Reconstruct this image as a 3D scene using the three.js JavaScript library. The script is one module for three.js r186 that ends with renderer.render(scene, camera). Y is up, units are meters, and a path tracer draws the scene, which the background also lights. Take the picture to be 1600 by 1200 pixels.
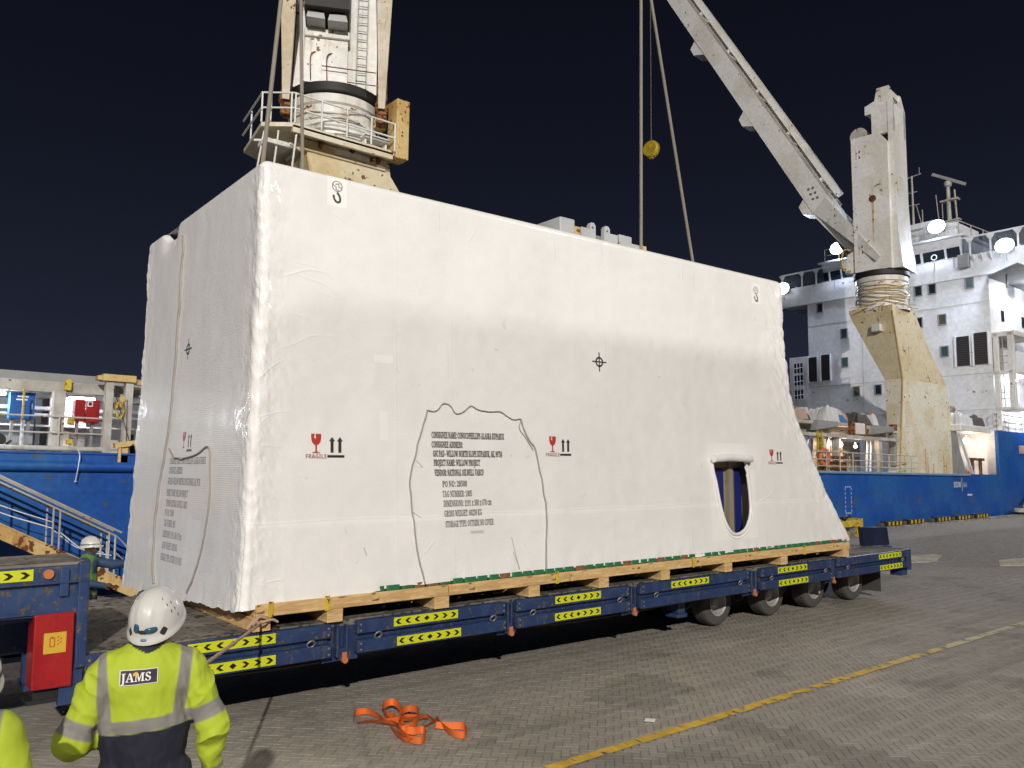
import * as THREE from 'three';
import { mergeGeometries, toCreasedNormals } from 'three/addons/utils/BufferGeometryUtils.js';
import { RoundedBoxGeometry } from 'three/addons/geometries/RoundedBoxGeometry.js';
import { edgeTable, triTable } from 'three/addons/objects/MarchingCubes.js';

// ------------------------------------------------------------------ camera, sky, lights, exposure
const scene = new THREE.Scene();
const camera = new THREE.PerspectiveCamera(49.89, 4 / 3, 0.1, 1500);
camera.position.set(0, 2.88, 0);
{ const yaw = 51.5 * Math.PI / 180, pit = 5.67 * Math.PI / 180;
  camera.lookAt(Math.cos(yaw) * Math.cos(pit), 2.88 + Math.sin(pit), -Math.sin(yaw) * Math.cos(pit)); }
const renderer = new THREE.WebGLRenderer({ antialias: true });
renderer.toneMapping = THREE.LinearToneMapping;
renderer.toneMappingExposure = 1.0;
renderer.shadowMap.enabled = true;
{ // night sky: city and harbour glow low down, near black overhead
  const w = 64, h = 256, d = new Float32Array(w * h * 4);
  const low = [0.027, 0.033, 0.058], mid = [0.0080, 0.0100, 0.0200], top = [0.0013, 0.0016, 0.0034];
  for (let j = 0; j < h; j++) {
    const el = Math.max(0, (j + 0.5) / h - 0.5) * 180;
    const a = Math.exp(-el / 9), b = Math.exp(-el / 24);
    for (let i = 0; i < w; i++) for (let c = 0; c < 3; c++) d[(j * w + i) * 4 + c] = top[c] + (mid[c] - top[c]) * b * 1.2 + (low[c] - mid[c]) * a;
    for (let i = 0; i < w; i++) d[(j * w + i) * 4 + 3] = 1;
  }
  const t = new THREE.DataTexture(d, w, h, THREE.RGBAFormat, THREE.FloatType);
  t.mapping = THREE.EquirectangularReflectionMapping; t.magFilter = THREE.LinearFilter; t.minFilter = THREE.LinearFilter; t.needsUpdate = true;
  scene.background = t; scene.environment = t;
}
// harbour floodlight masts behind the photographer, the second one an added fill (their poles and heads are built further down)
const MASTS = [
  { at: [-40, 44, 72], aim: [18, 3, -14], cd: 31000, color: 0xfff8f0, angle: 0.62, radius: 34 },
  { at: [-36, 30, 15], aim: [14, 4, -16], cd: 1900, color: 0xfff9f2, angle: 0.75, radius: 20 },  // added fill mast, brightens the crate's near end and the superstructure
  { at: [46, 32, 30], aim: [18, 3, -14], cd: 2900, color: 0xfffaf4, angle: 1.05, radius: 3 },
];
for (const m of MASTS) {
  const s = new THREE.SpotLight(m.color, m.cd, 0, m.angle, 0.35, 2);
  s.position.set(...m.at); s.target.position.set(...m.aim); s.castShadow = true; s.shadow.radius = m.radius; s.shadow.mapSize.set(2048, 2048);
  s.name = 'mast_floodlight'; scene.add(s, s.target);
}

// ------------------------------------------------------------------ helpers
let seed = 20240;
const rnd = () => { seed = (seed + 0x6d2b79f5) | 0; let t = Math.imul(seed ^ (seed >>> 15), 1 | seed); t = (t + Math.imul(t ^ (t >>> 7), 61 | t)) ^ t; return ((t ^ (t >>> 14)) >>> 0) / 4294967296; };
const rr = (a, b) => a + (b - a) * rnd();
const clamp = (x, a = 0, b = 1) => Math.min(b, Math.max(a, x));
const sstep = (a, b, x) => { const t = clamp((x - a) / (b - a)); return t * t * (3 - 2 * t); };
const lerp = (a, b, t) => a + (b - a) * t;
const interp = (tab, x) => { // piecewise linear, tab of [x, y] with x ascending
  if (x <= tab[0][0]) return tab[0][1];
  for (let i = 1; i < tab.length; i++) if (x <= tab[i][0]) return lerp(tab[i - 1][1], tab[i][1], (x - tab[i - 1][0]) / (tab[i][0] - tab[i - 1][0]));
  return tab[tab.length - 1][1];
};
const hsh = (x, y, z) => { let h = Math.imul(x, 374761393) ^ Math.imul(y, 668265263) ^ Math.imul(z, 2147483647 - 1274126177); h = Math.imul(h ^ (h >>> 13), 1274126177); return ((h ^ (h >>> 16)) >>> 0) / 4294967296; };
function noise3(x, y, z) {
  const xi = Math.floor(x), yi = Math.floor(y), zi = Math.floor(z);
  let u = x - xi, v = y - yi, w = z - zi; u = u * u * (3 - 2 * u); v = v * v * (3 - 2 * v); w = w * w * (3 - 2 * w);
  const a = lerp(lerp(hsh(xi, yi, zi), hsh(xi + 1, yi, zi), u), lerp(hsh(xi, yi + 1, zi), hsh(xi + 1, yi + 1, zi), u), v);
  const b = lerp(lerp(hsh(xi, yi, zi + 1), hsh(xi + 1, yi, zi + 1), u), lerp(hsh(xi, yi + 1, zi + 1), hsh(xi + 1, yi + 1, zi + 1), u), v);
  return lerp(a, b, w);
}
const fbm3 = (x, y, z, o = 3) => { let s = 0, a = 0.5, n = 0; for (let i = 0; i < o; i++) { s += a * noise3(x, y, z); n += a; a *= 0.5; x *= 2.03; y *= 2.03; z *= 2.03; } return s / n; };
const pn = (x, y, p, k) => { // tileable value noise of period p
  const xi = Math.floor(x), yi = Math.floor(y); let u = x - xi, v = y - yi; u = u * u * (3 - 2 * u); v = v * v * (3 - 2 * v);
  const m = (i) => ((i % p) + p) % p;
  return lerp(lerp(hsh(m(xi), m(yi), k), hsh(m(xi + 1), m(yi), k), u), lerp(hsh(m(xi), m(yi + 1), k), hsh(m(xi + 1), m(yi + 1), k), u), v);
};
const pfbm = (u, v, f, o, k = 1) => { let s = 0, a = 0.5, n = 0; for (let i = 0; i < o; i++) { s += a * pn(u * f, v * f, f, k + i); n += a; a *= 0.5; f *= 2; } return s / n; };
function tex(w, h, fn, srgb, repeat = [1, 1]) { // fn(u, v) -> [r, g, b] 0..1 (sRGB-coded values when srgb)
  const d = new Uint8Array(w * h * 4);
  for (let j = 0; j < h; j++) for (let i = 0; i < w; i++) {
    const c = fn((i + 0.5) / w, (j + 0.5) / h), k = (j * w + i) * 4;
    d[k] = clamp(c[0]) * 255; d[k + 1] = clamp(c[1]) * 255; d[k + 2] = clamp(c[2]) * 255; d[k + 3] = 255;
  }
  const t = new THREE.DataTexture(d, w, h); t.magFilter = THREE.LinearFilter; t.minFilter = THREE.LinearMipmapLinearFilter; t.generateMipmaps = true;
  t.wrapS = t.wrapT = THREE.RepeatWrapping; t.repeat.set(...repeat); if (srgb) t.colorSpace = THREE.SRGBColorSpace; t.needsUpdate = true; return t;
}
function canvasTex(w, h, draw) {
  const c = document.createElement('canvas'); c.width = w; c.height = h; draw(c.getContext('2d'), w, h);
  const t = new THREE.CanvasTexture(c); t.colorSpace = THREE.SRGBColorSpace; t.magFilter = THREE.LinearFilter; t.anisotropy = 8; return t;
}
const mix3 = (a, b, t) => [lerp(a[0], b[0], t), lerp(a[1], b[1], t), lerp(a[2], b[2], t)];
const rgb = (r, g, b) => [r / 255, g / 255, b / 255];

// geometry pieces, all in scene metres
const fin = (g) => { const q = g.index ? g.toNonIndexed() : g; for (const k of Object.keys(q.attributes)) if (k !== 'position' && k !== 'normal') q.deleteAttribute(k); return q; };
const box = (x0, x1, y0, y1, z0, z1) => fin(new THREE.BoxGeometry(Math.abs(x1 - x0), Math.abs(y1 - y0), Math.abs(z1 - z0)).translate((x0 + x1) / 2, (y0 + y1) / 2, (z0 + z1) / 2));
const rbox = (x0, x1, y0, y1, z0, z1, r = 0.01, s = 2) => fin(new RoundedBoxGeometry(Math.abs(x1 - x0), Math.abs(y1 - y0), Math.abs(z1 - z0), s, r).translate((x0 + x1) / 2, (y0 + y1) / 2, (z0 + z1) / 2));
const V = (a) => new THREE.Vector3(...a);
const UP = new THREE.Vector3(0, 1, 0);
function bar(a, b, r, seg = 8, r2 = r) { // round bar from a to b
  const A = V(a), B = V(b), d = B.clone().sub(A), L = d.length();
  const g = new THREE.CylinderGeometry(r2, r, L, seg, 1); g.applyQuaternion(new THREE.Quaternion().setFromUnitVectors(UP, d.normalize()));
  return fin(g.translate((a[0] + b[0]) / 2, (a[1] + b[1]) / 2, (a[2] + b[2]) / 2));
}
function beam(a, b, w, h, w2 = w, h2 = h, roll = 0) { // square beam from a to b; w across, h in the upright plane
  const A = V(a), B = V(b), d = B.clone().sub(A), L = d.length(); d.normalize();
  let side = new THREE.Vector3().crossVectors(d, UP); if (side.lengthSq() < 1e-4) side.set(1, 0, 0); side.normalize(); if (roll) side.applyAxisAngle(d, roll);
  const up = new THREE.Vector3().crossVectors(side, d).normalize();
  const g = new THREE.BoxGeometry(1, 1, 1), p = g.attributes.position;
  for (let i = 0; i < p.count; i++) {
    const t = p.getZ(i) + 0.5, W = lerp(w, w2, t), Hh = lerp(h, h2, t);
    const q = A.clone().addScaledVector(d, t * L).addScaledVector(side, -p.getX(i) * W).addScaledVector(up, p.getY(i) * Hh); p.setXYZ(i, q.x, q.y, q.z);
  }
  const q = g.toNonIndexed(); q.computeVertexNormals(); return fin(q);
}
function tube(pts, r, seg = 6, n = 0, closed = false) {
  const c = new THREE.CatmullRomCurve3(pts.map(V), closed, 'centripetal'); return fin(new THREE.TubeGeometry(c, n || pts.length * 6, r, seg, closed));
}
function lathe(prof, seg, at, axis = 'y') { // prof [[r, y]...]
  const g = new THREE.LatheGeometry(prof.map((p) => new THREE.Vector2(p[0], p[1])), seg);
  if (axis === 'z') g.rotateX(Math.PI / 2); if (axis === 'x') g.rotateZ(-Math.PI / 2);
  return fin(toCreasedNormals(g.translate(...at), 0.6));
}
function prism(pts, z0, z1, plane = 'xy', holes = [], bevel = 0) { // outline pts in a plane, extruded from z0 to z1 along the third axis
  const s = new THREE.Shape(pts.map((p) => new THREE.Vector2(p[0], p[1])));
  for (const h of holes) s.holes.push(new THREE.Path(h.map((p) => new THREE.Vector2(p[0], p[1]))));
  const lo = Math.min(z0, z1), g = new THREE.ExtrudeGeometry(s, { depth: Math.abs(z1 - z0) - 2 * bevel, bevelEnabled: bevel > 0, bevelSize: bevel, bevelThickness: bevel, bevelOffset: -bevel, bevelSegments: 1, curveSegments: 6 });
  g.translate(0, 0, lo + bevel);
  if (plane === 'zy') { g.rotateY(-Math.PI / 2); g.scale(-1, 1, 1); flip(g); }   // pts (z, y), extruded along x
  if (plane === 'xz') { g.rotateX(Math.PI / 2); g.scale(1, -1, 1); flip(g); }    // pts (x, z), extruded along y
  return fin(g);
}
function flip(g) { // turn the winding of a mirrored geometry
  const p = g.attributes.position;
  if (g.index) { const a = g.index.array; for (let i = 0; i < a.length; i += 3) { const t = a[i]; a[i] = a[i + 1]; a[i + 1] = t; } }
  else for (let i = 0; i < p.count; i += 3) for (const k of ['x', 'y', 'z']) { const G = 'get' + k.toUpperCase(), S = 'set' + k.toUpperCase(); const t = p[G](i); p[S](i, p[G](i + 1)); p[S](i + 1, t); }
  g.computeVertexNormals(); return g;
}
function metreUV(g) { // planar uv in metres by the way each corner faces
  const p = g.attributes.position, n = g.attributes.normal, uv = new Float32Array(p.count * 2);
  for (let i = 0; i < p.count; i += 3) {
    let ax = 0, ay = 0, az = 0;
    for (let k = 0; k < 3; k++) { ax += n.getX(i + k); ay += n.getY(i + k); az += n.getZ(i + k); }
    ax = Math.abs(ax); ay = Math.abs(ay); az = Math.abs(az);
    for (let k = i; k < i + 3; k++) {
      if (ay >= ax && ay >= az) { uv[k * 2] = p.getX(k); uv[k * 2 + 1] = p.getZ(k); }
      else if (ax >= az) { uv[k * 2] = p.getZ(k); uv[k * 2 + 1] = p.getY(k); }
      else { uv[k * 2] = p.getX(k); uv[k * 2 + 1] = p.getY(k); }
    }
  }
  g.setAttribute('uv', new THREE.BufferAttribute(uv, 2)); return g;
}
const OFF = new Map(), taken = new Map();
function numbered(name) { const n = taken.get(name) || 0; taken.set(name, n + 1); return n ? name + '_' + String(n).padStart(3, '0') : name; }
const TRIM = -0.0162; // the ship lies a little down at the far end
const shipPoint = ([x, y, z]) => [x * Math.cos(TRIM) - y * Math.sin(TRIM), x * Math.sin(TRIM) + y * Math.cos(TRIM), z];
function meta(o, label, category, group, kind) { if (label) o.userData.label = label; if (category) o.userData.category = category; if (group) o.userData.group = group; if (kind) o.userData.kind = kind; return o; }
// a thing whose parts are written in absolute coordinates (of the quay, or of the ship when aboard) with the group standing at its base
function thing(name, label, category, base, { group, aboard, kind } = {}) {
  const o = new THREE.Group(); o.name = numbered(name); scene.add(o);
  o.position.set(...(aboard ? shipPoint(base) : base)); if (aboard) o.rotation.z = TRIM;
  OFF.set(o, base); return meta(o, label, category, group, kind);
}
function part(name, geos, mat, parent, label) {
  const list = [].concat(geos), off = OFF.get(parent) || [0, 0, 0];
  const g = metreUV(list.length > 1 ? mergeGeometries(list) : list[0]).translate(-off[0], -off[1], -off[2]);
  const m = new THREE.Mesh(g, mat); m.name = name; m.castShadow = m.receiveShadow = true; parent.add(m); OFF.set(m, off); if (label) m.userData.label = label; return m;
}
function piece(name, geo, mat, parent, at, rot) { // shares a geometry
  const off = OFF.get(parent) || [0, 0, 0], m = new THREE.Mesh(geo, mat); m.name = name; m.castShadow = m.receiveShadow = true;
  m.position.set(at[0] - off[0], at[1] - off[1], at[2] - off[2]); if (rot) m.rotation.set(...rot); parent.add(m); OFF.set(m, at); return m;
}
function setting(name, geos, mat) { const list = [].concat(geos); const m = new THREE.Mesh(metreUV(list.length > 1 ? mergeGeometries(list) : list[0]), mat); m.name = name; m.userData.kind = 'structure'; m.castShadow = m.receiveShadow = true; scene.add(m); OFF.set(m, [0, 0, 0]); return m; }
const std = (o) => new THREE.MeshStandardMaterial(o), phys = (o) => new THREE.MeshPhysicalMaterial(o);
const lin = (r, g, b) => new THREE.Color().setRGB(r, g, b);

// ------------------------------------------------------------------ materials
const grime = tex(512, 512, (u, v) => { const a = pfbm(u, v, 6, 5, 3), b = pfbm(u, v, 40, 3, 9); const k = 0.80 + 0.26 * a - 0.10 * b; return [k, k * 0.995, k * 0.985]; }, false, [0.35, 0.35]);
const fineBump = tex(256, 256, (u, v) => { const a = pfbm(u, v, 16, 4, 5); return [a, a, a]; }, false, [0.9, 0.9]);
const blotch = tex(512, 512, (u, v) => { const a = pfbm(u, v, 5, 5, 21); return [a, a, a]; }, false, [0.4, 0.4]);
function paint(base, alt, rust, amount, rep = 0.3, k = 7) { // weathered paint: patches of a second tone, grain, rust spots with short runs
  return tex(512, 512, (u, v) => {
    const a = sstep(0.42, 0.62, pfbm(u, v, 4, 5, k)), g = pfbm(u, v, 48, 3, k + 20);
    let c = mix3(base, alt, a); c = c.map((x) => x * (0.93 + 0.12 * g));
    const sp = pfbm(u, v, 34, 4, k + 31), zone = pfbm(u, v, 5, 3, k + 36), run = pfbm(u, v * 0.14, 42, 3, k + 44), sc = 1 - amount;
    c = mix3(c, mix3(c, rust, 0.55), 0.5 * sstep(sc - 0.04, sc + 0.10, run * 0.62 + zone * 0.42));
    return mix3(c, mix3(rust, rust.map((x) => x * 0.55), g), sstep(sc, sc + 0.03, sp * 0.78 + zone * 0.24));
  }, true, [rep, rep]);
}
const M = {};
M.crane = std({ map: paint(rgb(224, 216, 196), rgb(212, 200, 170), rgb(140, 84, 34), 0.275, 0.22), roughness: 0.5, bumpMap: fineBump, bumpScale: 0.003 });
M.craneWhite = std({ map: paint(rgb(228, 228, 225), rgb(217, 215, 207), rgb(150, 95, 45), 0.25, 0.18, 60), roughness: 0.45, bumpMap: fineBump, bumpScale: 0.003 });
M.ochre = std({ map: paint(rgb(205, 178, 120), rgb(192, 158, 96), rgb(130, 70, 25), 0.335, 0.3, 90), roughness: 0.6, bumpMap: fineBump, bumpScale: 0.004 });
M.rust = std({ map: paint(rgb(150, 105, 60), rgb(120, 78, 42), rgb(90, 45, 20), 0.5, 0.5, 33), roughness: 0.85, bumpMap: fineBump, bumpScale: 0.006 });
M.white = std({ map: paint(rgb(234, 236, 241), rgb(226, 228, 232), rgb(165, 140, 110), 0.20, 0.12, 14), roughness: 0.5 });
M.offWhite = std({ map: paint(rgb(188, 186, 180), rgb(168, 164, 156), rgb(140, 90, 50), 0.27, 0.3, 15), roughness: 0.6 });
M.greyPaint = std({ color: lin(0.30, 0.31, 0.32), map: grime, roughness: 0.6 });
M.hull = std({ map: tex(512, 512, (u, v) => {
  const a = pfbm(u, v, 5, 5, 71), st = pfbm(u * 1, v * 0.12, 32, 3, 75), g = pfbm(u, v, 60, 2, 78);
  let c = mix3(rgb(26, 78, 158), rgb(36, 92, 160), sstep(0.35, 0.65, a)); c = mix3(c, rgb(60, 98, 140), 0.45 * sstep(0.6, 0.8, st)); c = c.map((x) => x * (0.9 + 0.2 * g));
  return mix3(c, rgb(104, 84, 62), 0.6 * sstep(0.72, 0.8, pfbm(u, v, 18, 3, 88)));
}, true, [0.16, 0.16]), roughness: 0.42, bumpMap: tex(256, 256, (u, v) => { const a = pfbm(u, v, 3, 3, 6); const s = Math.abs((u * 4) % 1 - 0.5) > 0.485 || Math.abs((v * 3) % 1 - 0.5) > 0.485 ? 0.16 : 0; const k = 0.6 * a + s; return [k, k, k]; }, false, [0.14, 0.14]), bumpScale: 0.02 });
M.blueTrailer = std({ map: paint(rgb(46, 67, 106), rgb(38, 57, 94), rgb(112, 100, 88), 0.34, 0.6, 41), roughness: 0.42, bumpMap: fineBump, bumpScale: 0.002 });
M.darkBlue = std({ map: paint(rgb(26, 36, 66), rgb(20, 29, 54), rgb(80, 74, 70), 0.28, 0.6, 47), roughness: 0.5 });
M.black = std({ color: lin(0.012, 0.012, 0.013), roughness: 0.6, map: grime });
M.rubber = std({ color: lin(0.085, 0.08, 0.074), map: grime, roughness: 0.9, bumpMap: fineBump, bumpScale: 0.004 });
M.steelGrey = std({ color: lin(0.32, 0.31, 0.29), map: grime, roughness: 0.45, metalness: 0.5 });
M.galv = std({ color: lin(0.48, 0.50, 0.52), map: grime, roughness: 0.55 });
M.rope = std({ color: lin(0.28, 0.25, 0.20), map: grime, roughness: 0.95, bumpMap: fineBump, bumpScale: 0.004 });
M.deckFloor = std({ map: paint(rgb(132, 124, 112), rgb(104, 98, 90), rgb(70, 62, 52), 0.4, 0.5, 52), roughness: 0.85, bumpMap: fineBump, bumpScale: 0.006 });
M.glass = phys({ color: lin(0.02, 0.03, 0.045), roughness: 0.08, metalness: 0, clearcoat: 0.6 });
M.lampOrange = phys({ color: lin(0.50, 0.17, 0.06), roughness: 0.3, clearcoat: 0.5 });
M.yellow = std({ map: paint(rgb(206, 180, 50), rgb(190, 160, 40), rgb(90, 70, 40), 0.36, 0.8, 64), roughness: 0.6 });
M.red = phys({ map: paint(rgb(158, 28, 32), rgb(146, 24, 28), rgb(120, 30, 30), 0.25, 0.9, 65), roughness: 0.35, clearcoat: 0.4 });
M.concrete = std({ map: paint(rgb(150, 144, 134), rgb(126, 120, 112), rgb(90, 82, 72), 0.35, 0.25, 66), roughness: 0.92, bumpMap: fineBump, bumpScale: 0.006 });
const wood = (a, b, k) => std({ map: tex(512, 256, (u, v) => { const w = pfbm(u * 0.12, v, 24, 4, k), g = pfbm(u * 0.3, v, 64, 2, k + 5), q = pfbm(u, v, 5, 4, k + 9); const kn = sstep(0.80, 0.86, pfbm(u, v, 12, 2, k + 12)); let c = mix3(a, b, sstep(0.3, 0.7, w * 0.7 + q * 0.3)); c = c.map((x) => x * (0.86 + 0.22 * g)); return mix3(c, rgb(86, 58, 30), 0.7 * kn); }, true, [0.7, 1.6]), roughness: 0.8, bumpMap: fineBump, bumpScale: 0.002 });
M.timber = wood(rgb(222, 190, 134), rgb(204, 166, 110), 101);
M.timberB = wood(rgb(216, 184, 130), rgb(196, 158, 104), 131);
M.slatGreen = std({ map: paint(rgb(40, 128, 84), rgb(30, 108, 72), rgb(120, 90, 60), 0.34, 1.2, 67), roughness: 0.7 });
M.slatBrown = wood(rgb(146, 108, 70), rgb(112, 80, 50), 161);
M.lampGlow = std({ color: 0xffffff, emissive: lin(0.86, 0.93, 1), emissiveIntensity: 14, roughness: 0.4 });
M.warmGlow = std({ color: 0xffffff, emissive: lin(1, 0.86, 0.66), emissiveIntensity: 7, roughness: 0.4 });

// ------------------------------------------------------------------ quay: ground sheet, block paving, painted line, edge, water
const camF = [Math.cos(51.5 * Math.PI / 180), -Math.sin(51.5 * Math.PI / 180)], camR = [Math.sin(51.5 * Math.PI / 180), Math.cos(51.5 * Math.PI / 180)];
const soil = (x, z) => fbm3(x * 0.35 + 7, 0.5, z * 0.35, 4), soil2 = (x, z) => fbm3(x * 1.7, 3.5, z * 1.7, 3);
const paverTex = tex(1024, 1024, (u, v) => { // far paving: herringbone of blocks too small to pick apart, in the tones of the near blocks
  const n = 36, a = Math.floor(u * n), b = Math.floor(v * n), m = (((a - b) % 4) + 4) % 4, fu = u * n - a, fv = v * n - b;
  const id = m === 0 ? [a, b] : m === 1 ? [a - 1, b] : m === 3 ? [a, b] : [a, b - 1];
  const t = hsh((id[0] % n + n) % n, (id[1] % n + n) % n, 5 + (m > 1 ? 1 : 0)), g = pfbm(u, v, 128, 3, 91);
  const e = 0.055, edge = (m === 0 ? fu < e || fv < e || fv > 1 - e : m === 1 ? fu > 1 - e || fv < e || fv > 1 - e : m === 3 ? fv < e || fu < e || fu > 1 - e : fv > 1 - e || fu < e || fu > 1 - e) ? 0.80 : 1;
  const k = (0.86 + 0.2 * t + 0.2 * (g - 0.5)) * edge; return [k * 0.560, k * 0.534, k * 0.496];
}, true, [1 / 3.168, 1 / 3.168]);
M.paving = std({ map: paverTex, roughness: 0.88, bumpMap: blotch, bumpScale: 0.01 });
M.joint = std({ color: lin(0.085, 0.076, 0.064), map: grime, roughness: 1 });
const blockGrain = tex(256, 256, (u, v) => { const a = pfbm(u, v, 8, 5, 111), g = pfbm(u, v, 64, 2, 117); const k = 0.66 + 0.42 * a + 0.34 * (g - 0.5); return [k, k * 0.985, k * 0.96]; }, false, [2.2, 2.2]);
const BLOCK = [0.325, 0.298, 0.258], blockMats = Array.from({ length: 10 }, (_, i) => { const q = 0.55 + 0.08 * i; return std({ color: lin(BLOCK[0] * q, BLOCK[1] * q, BLOCK[2] * q), map: blockGrain, bumpMap: blockGrain, bumpScale: 0.003, roughness: 0.86 }); });
const blockMat = std({ color: 0xffffff, map: blockGrain, bumpMap: blockGrain, bumpScale: 0.003, roughness: 0.86 });
// where the laid blocks end the sheet's drawn blocks take over; the sheet lies 8 mm below the block tops
const ground = setting('quay_ground', [box(-300, 420, -0.6, -0.008, -19.5, 320)], M.paving);
const S = 0.088; // half block
const blockGeo = (() => { const s = new THREE.Shape(); const w = S * 2 - 0.004, h = S - 0.004; s.moveTo(-w / 2, -h / 2); s.lineTo(w / 2, -h / 2); s.lineTo(w / 2, h / 2); s.lineTo(-w / 2, h / 2);
  const g = new THREE.ExtrudeGeometry(s, { depth: 0.03, bevelEnabled: true, bevelSize: 0.003, bevelOffset: -0.003, bevelThickness: 0.0025, bevelSegments: 1 }); g.rotateX(-Math.PI / 2); g.translate(0, -0.0325, 0); return metreUV(fin(g)); })();
{
  const list = [], c45 = Math.SQRT1_2;
  for (let a = -330; a < 500; a++) for (let b = -330; b < 380; b++) {
    const m = (((a - b) % 4) + 4) % 4; if (m !== 0 && m !== 3) continue;
    const cx = (m === 0 ? a + 1 : a + 0.5) * S, cy = (m === 0 ? b + 0.5 : b + 1) * S;
    const x = (cx + cy) * c45, z = (cx - cy) * c45; // rows run at 45 degrees to the quay
    const d = x * camF[0] + z * camF[1], l = x * camR[0] + z * camR[1];
    if (d < 5.6 || d > 24 || Math.abs(l) > d * 0.66 + 0.8 || z < -13) continue;
    list.push([x, z, m === 0 ? Math.PI / 4 : -Math.PI / 4, d, l]);
  }
  // visible near blocks first: right of the strap, in front of the trailer, in the frame
  const near = list.filter((p) => p[3] > 6.35 && p[4] < p[3] * 0.61 && p[4] > -p[3] * 0.33 && p[1] > -8.6).sort((p, q) => p[3] - q[3]).slice(0, 300), isNear = new Set(near);
  const y = (x, z) => (hsh(Math.round(x * 97), 3, Math.round(z * 89)) - 0.5) * 0.0035;
  const tone = (x, z) => { // laid-in dirt: oil stains, tyre tracks along the quay, sanded patches, block to block differences
    const oil = sstep(0.60, 0.66, fbm3(x * 0.9 + 11, 1.5, z * 0.9, 4)), sand = sstep(0.58, 0.66, fbm3(x * 0.55 + 40, 8.5, z * 0.8, 4)), tyre = sstep(0.16, 0.08, Math.abs(z + 4.6 + 0.05 * x)) * sstep(0.40, 0.55, fbm3(x * 0.7, 6, z * 3)) + sstep(0.16, 0.08, Math.abs(z + 7.35 - 0.02 * x)) * sstep(0.42, 0.56, fbm3(x * 0.6 + 9, 6, z * 3));
    return (0.74 + 0.40 * soil(x, z) + 0.20 * (soil2(x, z) - 0.5) + 0.16 * (hsh(Math.round(x * 91), 1, Math.round(z * 83)) - 0.5)) * (1 - 0.24 * oil) * (1 - 0.16 * Math.min(1, tyre)) * (1 + 0.16 * sand); };
  near.forEach((p, i) => { const k = Math.max(0, Math.min(9, Math.round((tone(p[0], p[1]) - 0.55) / 0.08))); piece('paving_block', blockGeo, blockMats[k], ground, [p[0], y(p[0], p[1]), p[1]], [rr(-0.004, 0.004), p[2], rr(-0.004, 0.004)]); });
  const rest = list.filter((p) => !isNear.has(p)), im = new THREE.InstancedMesh(blockGeo, blockMat, rest.length), d = new THREE.Object3D(), col = new THREE.Color();
  rest.forEach((p, i) => {
    d.position.set(p[0], y(p[0], p[1]), p[1]); d.rotation.set(rr(-0.004, 0.004), p[2], rr(-0.004, 0.004)); d.updateMatrix(); im.setMatrixAt(i, d.matrix);
    const q = tone(p[0], p[1]); im.setColorAt(i, col.setRGB(BLOCK[0] * q, BLOCK[1] * q, BLOCK[2] * q));
  });
  im.name = 'paving_blocks'; im.userData.kind = 'stuff'; im.castShadow = im.receiveShadow = true; ground.add(im);
  console.log('blocks', list.length);
}
{ // worn yellow line
  const n = 340, x0 = 2.5, x1 = 62, pos = [], uv = [], idx = [];
  for (let i = 0; i <= n; i++) { const x = lerp(x0, x1, i / n), w = 0.072 + 0.018 * (noise3(x * 9, 1, 0) - 0.5), w2 = 0.072 + 0.018 * (noise3(x * 9, 5, 0) - 0.5), zc = -6.15 - 0.009 * x; pos.push(x, 0.009, zc - w, x, 0.009, zc + w2); uv.push(x, 0, x, 0.17); }
  for (let i = 0; i < n; i++) { const k = i * 2; idx.push(k, k + 1, k + 2, k + 1, k + 3, k + 2); }
  const g = new THREE.BufferGeometry(); g.setAttribute('position', new THREE.Float32BufferAttribute(pos, 3)); g.setAttribute('uv', new THREE.Float32BufferAttribute(uv, 2)); g.setIndex(idx); g.computeVertexNormals();
  const col = tex(2048, 64, (u, v) => { const x = 2.5 + u * 30, w = sstep(10.5, 16.5, x + 5 * (fbm3(x * 1.3, v * 1.5, 1) - 0.5)), k = 0.85 + 0.3 * fbm3(x * 14, v * 4, 2); return mix3(rgb(196, 160, 48), rgb(188, 180, 150), w).map((c) => c * k); }, true, [1 / 30, 1]);
  col.offset.set(-2.5 / 30, 0);
  const al = tex(2048, 64, (u, v) => { const x = 2.5 + u * 30, k = fbm3(x * 11, v * 5, 9, 4) > 0.34 + 0.06 * fbm3(x * 0.8, 0, 4) ? 1 : 0; return [k, k, k]; }, false, [1 / 30, 1]); al.offset.set(-2.5 / 30, 0);
  const m = new THREE.Mesh(g, std({ map: col, alphaMap: al, alphaTest: 0.5, roughness: 0.8, side: THREE.DoubleSide })); m.name = 'painted_line'; m.userData.kind = 'structure'; m.receiveShadow = true; scene.add(m);
}
{ // two pale patches flush with the far paving
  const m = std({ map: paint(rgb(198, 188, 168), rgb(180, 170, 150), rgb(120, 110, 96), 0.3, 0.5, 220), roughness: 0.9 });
  setting('pale_patch', prism([[24.9, -12.3], [25.3, -12.7], [26.8, -13.2], [27.9, -12.85], [27.6, -12.5], [26.4, -12.1], [25.9, -11.85]], -0.02, 0.006, 'xz'), m); setting('pale_patch_001', prism([[26.25, -10.25], [27.7, -10.85], [29.2, -10.6], [31, -10.1], [30.2, -9.3], [27.4, -9.5]], -0.02, 0.006, 'xz'), m);
}
const quayEdge = setting('quay_edge', [box(-300, 420, -3.2, 0.06, -20.0, -19.5)], M.concrete);
setting('sea_water', [box(-400, 600, -5, -2.2, -520, -20.0)], phys({ color: lin(0.006, 0.012, 0.018), roughness: 0.12, bumpMap: blotch, bumpScale: 0.08 }));

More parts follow.
